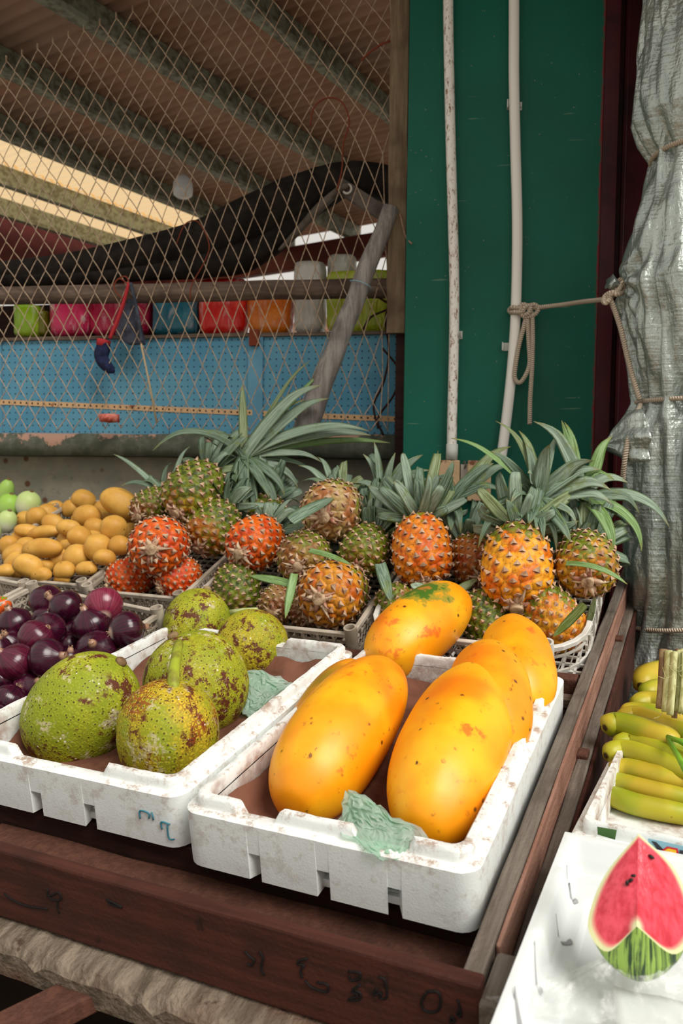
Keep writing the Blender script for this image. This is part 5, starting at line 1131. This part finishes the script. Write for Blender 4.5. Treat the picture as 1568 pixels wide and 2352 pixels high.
# ------------------------------------------------------------------ the next table on the right
TZ = .865
tb = thing('display_table', 'plain plank table to the right of the stall carrying the bananas and melon', 'table', V((0, 0, TZ)))
for k in range(7): board('plank', (-.150, .55 + .14 * k, -.03), (1.0, .685 + .14 * k, -.001), 'wood_dark', tb, None, .003, .001, 70 + k)
for x, y in ((-.10, .6), (.9, .6), (-.10, 1.45), (.9, 1.45)): board('leg', (x, y, -TZ), (x + .06, y + .06, -.03), 'wood_leg', tb)
# foam tray
TRM = Matrix.Translation((-.168, .56, TZ + .001)); TX, TY = .50, .615
tr = thing('foam_tray', 'white foam tray with raised rim under the watermelon slice', 'tray', TRM)
def trayz(x, y):
    d = min(x, TX - x, y, TY - y); d += .006 * (1 if int(y / .17) % 2 else 0) * (x < .1)
    q = min(1, max(0, (d - .016) / .012)); z = .066 - .044 * (q * q * (3 - 2 * q))
    u = max(abs(x - .072) / .026, abs(y - .36) / .155); rim_ = min(1, max(0, (1.12 - u) / .18)); z -= .014 * rim_ * rim_ * (3 - 2 * rim_)
    return z
nx, ny = 80, 100; vs_ = [(TX * i / nx, TY * j / ny, trayz(TX * i / nx, TY * j / ny) + .0006 * nz((i * .5, j * .5, 0))) for i in range(nx + 1) for j in range(ny + 1)]
fs = [(i * (ny + 1) + j, (i + 1) * (ny + 1) + j, (i + 1) * (ny + 1) + j + 1, i * (ny + 1) + j + 1) for i in range(nx) for j in range(ny)]
bd = [i * (ny + 1) for i in range(nx + 1)] + [nx * (ny + 1) + j for j in range(1, ny + 1)] + [i * (ny + 1) + ny for i in range(nx - 1, -1, -1)] + [j for j in range(ny - 1, 0, -1)]
n0 = len(vs_); vs_ += [(vs_[i][0], vs_[i][1], 0) for i in bd]; m_ = len(bd)
fs += [(bd[k], n0 + k, n0 + (k + 1) % m_, bd[(k + 1) % m_]) for k in range(m_)]; fs.append(tuple(n0 + k for k in range(m_)))
recalc(mk('tray', vs_, fs, 'foam_clean', tr, sharp=50))
# raised grey crescents on the tray, their colour imitates the shade in shallow dents
ti = TRM.inverted()
for k, pts in enumerate((((1300, 2040), (1303, 2062), (1314, 2078), (1322, 2074)), ((1275, 2155), (1286, 2168), (1300, 2172), (1310, 2168)), ((1226, 2222), (1229, 2248), (1236, 2262), (1240, 2252)), ((1180, 2338), (1182, 2356), (1190, 2366)))):
    zc = TZ + (.022 if k < 2 else (.035 if k == 2 else .035)); P = spline([ti @ onz(x, y, zc) for x, y in pts], 14); Q = []
    for p in P: Q.append(V((p.x, p.y, trayz(p.x, p.y) + .0016)))
    v_, f_, a_ = tube(Q, lambda t: .0004 + .0034 * t ** 1.5 * (1 if t < .9 else 2 - t), 6); mk('dent_shade', v_, f_, 'shade_gray', tr)
# white cloth under the slice
cl = thing('white_cloth', 'white woven cloth spread in the tray under the watermelon slice', 'cloth', TRM @ Matrix.Translation((0, 0, 0)))
nx, ny = 40, 40; vs_ = []
for i in range(nx + 1):
    for j in range(ny + 1):
        x = .095 + .06 * (1 - j / ny) + (.56 - .06) * i / nx * .8; y = -.06 + .40 * j / ny; vs_.append((x, y, .0285 + .004 * nz((x * 12, y * 9, 2)) + .0025 * nz((x * 30, y * 5, 5)) + .06 * max(0, .03 - y) * 1.0 * (y < .03)))
o = mk('cloth', vs_, [(i * (ny + 1) + j, (i + 1) * (ny + 1) + j, (i + 1) * (ny + 1) + j + 1, i * (ny + 1) + j + 1) for i in range(nx) for j in range(ny)], 'cloth_white', cl); s = o.modifiers.new('s', 'SOLIDIFY'); s.thickness = .001
# watermelon slice: a wedge with two cut faces meeting in the sharp upright edge
def melon(label, base, top, RR, th0, th1, zax):
    """quarter-like wedge of a long melon; axis edge from base to top, rind arc behind/below"""
    A = V(top); B = V(base); L = (A - B).length
    return A, B, L
zt = TZ + .03
ap = at(1466, 1915, .905)                       # sharp tip of the slice
bt = at(1462, 2128, .845)                       # where the edge meets the rind in front
lw = at(1352, 2105, .885); rw = at(1592, 2115, .865); kb = at(1470, 2232, .875)
o = thing('watermelon_slice', 'red wedge of cut watermelon wrapped in clear film', 'fruit', kb)
# cut faces: grids between the edge and a curved rind line; rr runs 0 at the edge to 1 at the rind
def face(side, inv=False):
    n, m2 = 26, 20; vs_, rr = [], []
    rimp = [ap, at(*((1395, 2000) if side < 0 else (1545, 1990)), .90), at(*((1358, 2080) if side < 0 else (1585, 2080)), .885), at(*((1352, 2140) if side < 0 else (1590, 2145)), .870), at(*((1395, 2186) if side < 0 else (1545, 2192)), .855), bt]
    rim_ = spline(rimp, n)
    edge = [ap.lerp(bt, min(1, (i / n) * 1.0)) for i in range(n + 1)]
    for i in range(n + 1):
        e = ap.lerp(bt, i / n)
        for j in range(m2 + 1):
            t = j / m2; p = e.lerp(rim_[i], t); bul = .004 * sin(pi * t) * sin(pi * i / n); vs_.append(p - FWD * bul - kb)
            dist_rim = (rim_[i] - p).length; de = (bt - p).length * .9
            rr.append(1 - min(dist_rim, de) / .085)
    fs = [(i * (m2 + 1) + j, (i + 1) * (m2 + 1) + j, (i + 1) * (m2 + 1) + j + 1, i * (m2 + 1) + j + 1) for i in range(n) for j in range(m2)]
    if inv: fs = [f[::-1] for f in fs]
    return vs_, fs, rr, rim_
vl, fl, rl, riml = face(-1); vr, fr_, rr_, rimr = face(1, True)
n0 = len(vl); mk('flesh', vl + vr, fl + [tuple(i + n0 for i in f) for f in fr_], 'melon_flesh', o, attrs={'rr': rl + rr_})
# rind shell: from the left rim round underneath/behind to the right rim
vs_ = []; m2 = 16
for i in range(27):
    for j in range(m2 + 1):
        t = j / m2; p = riml[i].lerp(rimr[i], t); k = sin(pi * t); s = i / 26
        p = p + FWD * (.050 * k * min(1, s * 3) * (1 - s)) - (UPV * .9 + FWD * .25) * (.052 * k ** .6 * s ** 1.2 * (1 - s ** 7)) - FWD * .012 * k * s * (1 - s ** 6); vs_.append(p - kb)
mk('rind', vs_, [(i * (m2 + 1) + j, i * (m2 + 1) + j + 1, (i + 1) * (m2 + 1) + j + 1, (i + 1) * (m2 + 1) + j) for i in range(26) for j in range(m2)], 'melon_rind', o)
for k, (x, y) in enumerate(((1440, 2028), (1448, 2022), (1455, 2012), (1496, 1968))):
    v_, f_ = lathe([(0, -.004), (.0018, -.002), (.0022, .001), (0, .004)], 8); f0 = (y - 1915) / 213; p = ap.lerp(bt, f0); mk('seed', v_, f_, 'seed', o, Matrix.Translation(at(x, y, depth(p) + .0015) - kb) @ Matrix.Rotation(k * .7, 4, 'Y'))
# cling film gathered at the foot
wr = thing('cling_film', 'crinkled clear film gathered round the foot of the watermelon slice', 'film', kb); vs_ = []; nn = 60
for i in range(nn + 1):
    for j in range(9):
        a = -1.1 + 2.9 * i / nn * .9 + .2; r = .030 + .0115 * j; p = at(1470, 2170, .868) + RGT * (1.45 * r * sin(a - .4) ) - FWD * (.5 * r * cos(a - .4)) - V((0, 0, 1)) * .012
        p.z = max(TZ + .031, p.z - .006 * j) + .004 * nz((i * .45, j * .6, 1)) + .003 * nz((i * 1.1, j, 4)); vs_.append(p - kb)
mk('film', vs_, [(i * 9 + j, (i + 1) * 9 + j, (i + 1) * 9 + j + 1, i * 9 + j + 1) for i in range(nn) for j in range(8)], 'film_clear', wr)
# banana box
BNM = Matrix.Translation((-.163, 1.185, TZ + .001)) @ Matrix.Rotation(radians(-3), 4, 'Z')
bb = foam_box('foam_box', 'small white foam box holding the bananas on the right table', BNM, .44, .52, .058, lip=.024, notches=(), gaps=(), th=.026, seed=9, r=.02)
def bfp(x, y): return onpl(x, y, (BNM.to_3x3() @ V((0, 1, 0))), BNM @ V((0, -.0008, 0)))
bi = BNM.inverted()
def patch(name, pts, m, par, off=0.0):
    P = [bi @ bfp(x, y) - V((0, off, 0)) for x, y in pts]; n = len(P); Q = [p + V((0, .0008, 0)) for p in P]
    recalc(mk(name, P + Q, [tuple(range(n)), tuple(range(2 * n - 1, n - 1, -1))] + [(k, (k + 1) % n, n + (k + 1) % n, n + k) for k in range(n)], m, par, smooth=False))
patch('green_tape', [(1371, 1899), (1416, 1907), (1412, 1929), (1372, 1917)], 'tape_green', bb)
patch('printed_label', [(1488, 1926), (1580, 1946), (1580, 1985), (1488, 1962)], 'label_blue', bb)
patch('label_print', [(1512, 1957), (1532, 1944), (1556, 1949), (1562, 1976), (1516, 1968)], 'label_red', bb, .0009)
patch('label_print', [(1517, 1957), (1534, 1948), (1552, 1952), (1556, 1974), (1520, 1966)], 'label_yellow', bb, .0018)
patch('label_print', [(1496, 1932), (1506, 1934), (1522, 1950), (1514, 1956)], 'label_dark', bb, .0009)
patch('label_print', [(1560, 1952), (1580, 1956), (1580, 1980), (1563, 1974)], 'label_dark', bb, .0012)
# bananas: hands lying across the box
def bp2(x, y, z): return onz(x, y, z)
def banana(par, org, pts, r, ripe, name='banana', seed=0):
    P = spline([V(p) - org for p in pts], 22)
    def rad(t):
        q = min(1, t / .22, (1 - t) / .2); return r * (.20 + .80 * (1 - (1 - max(0, q)) ** 2) ** .5) * (1 + .02 * sin(seed))
    v_, f_, a_ = tube(P, rad, 10, True, lambda t, a: 1 + .055 * cos(5 * a + seed)); L = a_['lv'][-1]; a_['lv'] = [x / L for x in a_['lv']]
    mk(name, v_, f_, 'banana', par, attrs=a_, color=(1, 1, 1, ripe))
HB = [('hand of green-yellow bananas lying lowest at the front of the box', [((1370, 1848), (1400, 1830), (1470, 1850), (1640, 1885), .0145, .35, .035), ((1392, 1802), (1420, 1798), (1490, 1815), (1640, 1850), .0135, .95, .045), ((1396, 1772), (1440, 1768), (1500, 1782), (1640, 1815), .0145, .8, .055)]),
      ('middle hand of greener bananas stacked above the lowest hand', [((1390, 1736), (1430, 1722), (1500, 1742), (1640, 1800), .0145, .15, .075), ((1412, 1715), (1450, 1702), (1520, 1725), (1640, 1785), .013, .25, .085)]),
      ('top hand of yellow bananas with green stalks at the right', [((1388, 1672), (1420, 1662), (1490, 1680), (1560, 1712), .016, .75, .105), ((1420, 1655), (1460, 1646), (1520, 1665), (1640, 1705), .0145, .85, .10), ((1425, 1640), (1460, 1634), (1510, 1640), (1600, 1665), .012, .9, .085)]),
      ('rearmost bananas partly hidden behind the stalk bundle', [((1470, 1575), (1500, 1550), (1550, 1545), (1620, 1555), .018, .95, .06), ((1474, 1598), (1510, 1585), (1560, 1588), (1620, 1600), .015, .4, .055), ((1450, 1622), (1490, 1612), (1550, 1618), (1640, 1630), .014, .7, .06)])]
for lab, L in HB:
    org = bp2(*L[0][1], TZ + L[0][6]); o = thing('banana_hand', lab, 'fruit', org, 'bananas in the foam box')
    for k, (p0, p1, p2, p3, r, ripe, z) in enumerate(L):
        zz = TZ + z; pts = [bp2(*p0, zz - .006), bp2(*p1, zz), bp2(*p2, zz + .004), bp2(*p3, zz - .004)]
        d0 = depth(pts[1]); banana(o, org, pts, r * d0 / 1.38 * 1.3, ripe, seed=k)
    e = bp2(*L[0][3], TZ + L[0][6]) - org; v_, f_, a_ = tube(spline([e + V((-.02, .0, -.0)), e + V((.01, .01, 0)), e + V((.03, .03, .004))], 8), .012, 8); mk('crown_stalk', v_, f_, 'banana_stalk', o)
P0_, P1_ = bp2(1535, 1690, TZ + .115), bp2(1600, 1760, TZ + .11); o = thing('banana_stalk', 'two bright green banana stalks at the right edge above the hands', 'stalk', P0_)
for a, b in (((1532, 1692), (1590, 1718)), ((1534, 1700), (1585, 1790))):
    A, B = bp2(*a, TZ + .118), bp2(*b, TZ + .118); v_, f_, a_ = tube([A - P0_, (A + B) / 2 - P0_ + V((0, 0, .002)), B - P0_], [.004, .005, .006], 8); mk('stalk', v_, f_, 'leaf_fresh', o)
# bundle of dry leaf stalks
o = thing('stalk_bundle', 'bundle of pale dry leaf stalks standing on the bananas at the right edge', 'bundle', at(1545, 1640, 1.50)); oc = at(1545, 1640, 1.50)
random.seed(21)
for k, (xt, xb, m) in enumerate(((1524, 1516, 'stalk_brown'), (1536, 1528, 'stalk'), (1548, 1538, 'stalk'), (1556, 1548, 'stalk_brown'), (1562, 1556, 'stalk'), (1574, 1566, 'stalk'), (1588, 1578, 'stalk'), (1600, 1592, 'stalk'), (1542, 1545, 'stalk'), (1568, 1560, 'stalk'))):
    dd = 1.50 - .012 * (k % 3) + (.02 if k > 7 else 0); A, B = at(xt, 1492 + (k % 3) * 3, dd + .02), at(xb, 1628 + (k * 7) % 26, dd - .02)
    v_, f_, a_ = tube(spline([A - oc, (A + B) / 2 - oc - FWD * .003, B - oc], 10), [.0068] * 11, 8, True, lambda t, a: 1 + .25 * cos(2 * a + k)); mk('stalk', v_, f_, m, o)
for k in range(16):
    A = at(1520 + random.random() * 50, 1520 + random.random() * 130, 1.475); B = A + RGT * random.uniform(-.03, .02) - UPV * random.uniform(-.01, .02) - FWD * .006
    v_, f_, a_ = tube(spline([A - oc, (A + B) / 2 - oc - UPV * .005, B - oc], 8), .0005, 4); mk('fibre', v_, f_, 'stalk', o)

# ------------------------------------------------------------------ silver tarpaulin bundled round a post, tied with rope
TD = 2.42
LEFT = [(-330, 1504), (-90, 1500), (0, 1496), (130, 1476), (270, 1463), (320, 1483), (360, 1508), (400, 1497), (500, 1470), (600, 1446), (648, 1437), (700, 1440), (800, 1453), (880, 1464), (925, 1472), (965, 1458), (1040, 1448), (1120, 1442), (1200, 1440), (1300, 1443), (1400, 1452), (1450, 1446), (1520, 1430), (1600, 1415), (1720, 1405)]
ties = [(362, 1), (925, 1), (1410, .8)]
CXP = 1618
ax0 = at(CXP, 900, TD); tp = thing('tarpaulin', 'silver plastic tarpaulin bundled and roped round a post at the right', 'tarp', Matrix.Translation((ax0.x, ax0.y, 0)))
NZ_, NT = 290, 150; vs_ = []
xs_ = [p[0] for p in LEFT]; ls_ = [p[1] for p in LEFT]
for i in range(NZ_ + 1):
    yp = -330 + 2050 * i / NZ_; c = onpl(CXP, yp, _fh, ax0); rad = (CXP - np.interp(yp, xs_, ls_)) * TD / FOC
    tie = max(s * exp(-((yp - y0) / 75.0) ** 2) for y0, s in ties); far = 1 - tie
    kn = exp(-((yp - 652) / 120.0) ** 2); ear = exp(-((yp - 1005) / 38.0) ** 2)
    for j in range(NT):
        th = 2 * pi * j / NT; ct, sn = cos(th), sin(th)     # th=0 to the right, pi = left
        f = .075 * nz((ct * 3.2, sn * 3.2, yp / 420 + 3)) + .06 * nz((ct * 8 + yp / 300, sn * 8, yp / 700)) + .10 * tie * sin(th * 15 + yp / 60 * (1 if yp > 1150 else 0) + 2 * nz((ct * 2, sn * 2, 1))) + .018 * sin(th * 9 + yp / 160.0) * (.4 + tie)
        f += .12 * abs(nz((ct * 4.5 + yp / 500, sn * 4.5, yp / 900 + 9))) * far - .09 * (1 - min(1, abs(nz((ct * 3.5 - yp / 700, sn * 3.5, yp / 800 + 2))) * 7)) * far
        # folds running out from the knot on the left and from the upper tie
        al = math.atan2((yp - 652) / 380.0, (th - pi) * 1.0 - .02); dk = sqrt(((yp - 652) / 380.0) ** 2 + ((th - pi)) ** 2)
        f += .05 * sin(al * 9 + 1.3) * exp(-(dk / .9) ** 2) * min(1, dk * 6)
        f += .008 * nz((ct * 22, sn * 22, yp / 90)) + .004 * nz((ct * 40, sn * 40, yp / 25))
        q = 1 + f; left = max(0, -ct) ** 14 * (1 if True else 0)
        q += .26 * ear * left * (1 if abs(th - pi) < .6 else 0)
        p = c + _r * (rad * q * ct) - _fh * (rad * .82 * q * sn * -1); vs_.append(p - V((ax0.x, ax0.y, 0)))
fs = grid_faces(NZ_ + 1, NT); recalc(mk('sheet', vs_, fs, 'tarp_silver', tp))
def tarp_r(yp): return (CXP - np.interp(yp, xs_, ls_)) * TD / FOC
mb = MB(); mb.box((-.03, -.03, .0), (.03, .03, 3.2)); mb.mk('post', 'wood_leg', tp)
# gathered end pulled through the knot
kp = at(1437, 652, TD); tpo = V((ax0.x, ax0.y, 0))
v_, f_, a_ = tube(spline([at(1452, 655, TD) - tpo, kp - tpo, at(1418, 655, TD - .01) - tpo, at(1400, 648, TD - .02) - tpo], 16), lambda t: .022 - .014 * min(1, t * 2.2) + .013 * max(0, t - .6) / .4, 14, True, lambda t, a: 1 + .22 * sin(5 * a + t * 5)); mk('gathered_end', v_, f_, 'tarp_silver', tp)
for yy, k in ((362, 0), (925, 0), (1405, 1)):
    P = []; 
    for j in range(49):
        th = 2 * pi * j / 48; yj = yy + (34 * (-cos(th)) * (-1) * -1 if k else 0) + (10 * sin(th) if yy == 362 else 0); c = onpl(CXP, yj, _fh, ax0); r = tarp_r(yy) * 1.05
        P.append(c + _r * (r * cos(th)) + _fh * (r * .86 * sin(th)) - tpo)
    v_, f_, a_ = tube(P, .0072, 8); mk('rope_ring', v_, f_, 'rope', tp, attrs=a_)
def rope(label, paths, r=.0078):
    org = paths[0][0]; o = thing('rope', label, 'rope', org)
    for k, P in enumerate(paths):
        v_, f_, a_ = tube([p - org for p in spline(P, 14 * (len(P) - 1))], r, 8); mk('strand', v_, f_, 'rope', o, attrs=a_)
    return o
def G_(x, y, o=.035): return gp(x, y, o)
dk0 = TD - .012
A = [G_(1222, 708, .045), G_(1290, 700, .08), at(1340, 693, (depth(G_(1340, 693)) + TD) / 2), at(1396, 687, dk0)]
rope('pale braided rope stretched from the right conduit to the silver tarpaulin', [A,
    [G_(1172, 708, .03), G_(1178, 706, .052), G_(1195, 708, .05), G_(1212, 704, .045), G_(1226, 700, .05), G_(1236, 708, .05), G_(1228, 722, .05), G_(1208, 728, .055), G_(1194, 720, .05)],
    [G_(1172, 718, .03), G_(1180, 717, .052), G_(1198, 717, .055), G_(1206, 706, .06), G_(1218, 702, .06), G_(1214, 718, .062), G_(1204, 724, .06)],
    [G_(1196, 716, .05), G_(1194, 703, .05), G_(1206, 700, .05), G_(1216, 712, .055), G_(1224, 726, .05)],
    [G_(1174, 708, .03), G_(1169, 713, .018), G_(1174, 718, .03)],
    [G_(1208, 728, .05), G_(1200, 760, .045), G_(1190, 800, .045), G_(1182, 850, .045), G_(1183, 872, .045), G_(1195, 878, .045), G_(1210, 855, .045), G_(1216, 830, .045), G_(1214, 790, .045), G_(1211, 728, .05)],
    [G_(1222, 722, .05), G_(1223, 780, .05), G_(1221, 850, .05), G_(1217, 920, .05), G_(1216, 975, .05)]])
rope('pale rope knotted round the gathered corner of the silver tarpaulin', [
    [at(1396, 687, dk0), at(1404, 676, dk0 - .01), at(1416, 670, dk0 - .012), at(1424, 660, dk0 - .01), at(1430, 648, dk0), at(1424, 643, dk0 + .01), at(1416, 652, dk0 + .01), at(1412, 668, dk0), at(1404, 682, dk0)],
    [at(1404, 682, dk0), at(1392, 695, dk0 - .008), at(1386, 692, dk0), at(1390, 680, dk0 + .005), at(1404, 672, dk0 - .01), at(1416, 676, dk0 - .015), at(1430, 670, dk0), at(1434, 660, dk0), at(1428, 646, dk0 - .012)],
    [at(1400, 684, dk0), at(1412, 715, dk0), at(1425, 755, dk0 - .01), at(1438, 810, dk0 - .01), at(1452, 865, dk0 - .02), at(1468, 918, dk0 - .03)],
    [at(1470, 930, dk0 - .03), at(1452, 975, dk0 - .10), at(1440, 1020, dk0 - .12), at(1434, 1060, dk0 - .12), at(1430, 1100, dk0 - .10)]])
# loose flap of the tarpaulin below the second tie
vs_ = []; n1, n2 = 22, 14
E0 = [at(1470, 938, TD - .12), at(1440, 950, TD - .10), at(1410, 985, TD - .06), at(1388, 1015, TD - .04)]; E9 = [at(1490, 1060, TD - .17), at(1450, 1062, TD - .14), at(1415, 1045, TD - .08), at(1384, 1030, TD - .05)]
S0, S9 = spline(E0, n1), spline(E9, n1)
for i in range(n1 + 1):
    for j in range(n2 + 1):
        t = j / n2; p = S0[i].lerp(S9[i], t) - FWD * (.035 * sin(pi * t) * (1 - i / n1 * .5) + .012 * sin(t * 14 + i * .15) * (1 - i / n1 * .4)); vs_.append(p - tpo)
o = mk('loose_flap', vs_, [(i * (n2 + 1) + j, (i + 1) * (n2 + 1) + j, (i + 1) * (n2 + 1) + j + 1, i * (n2 + 1) + j + 1) for i in range(n1) for j in range(n2)], 'tarp_silver', tp); s = o.modifiers.new('s', 'SOLIDIFY'); s.thickness = .0015
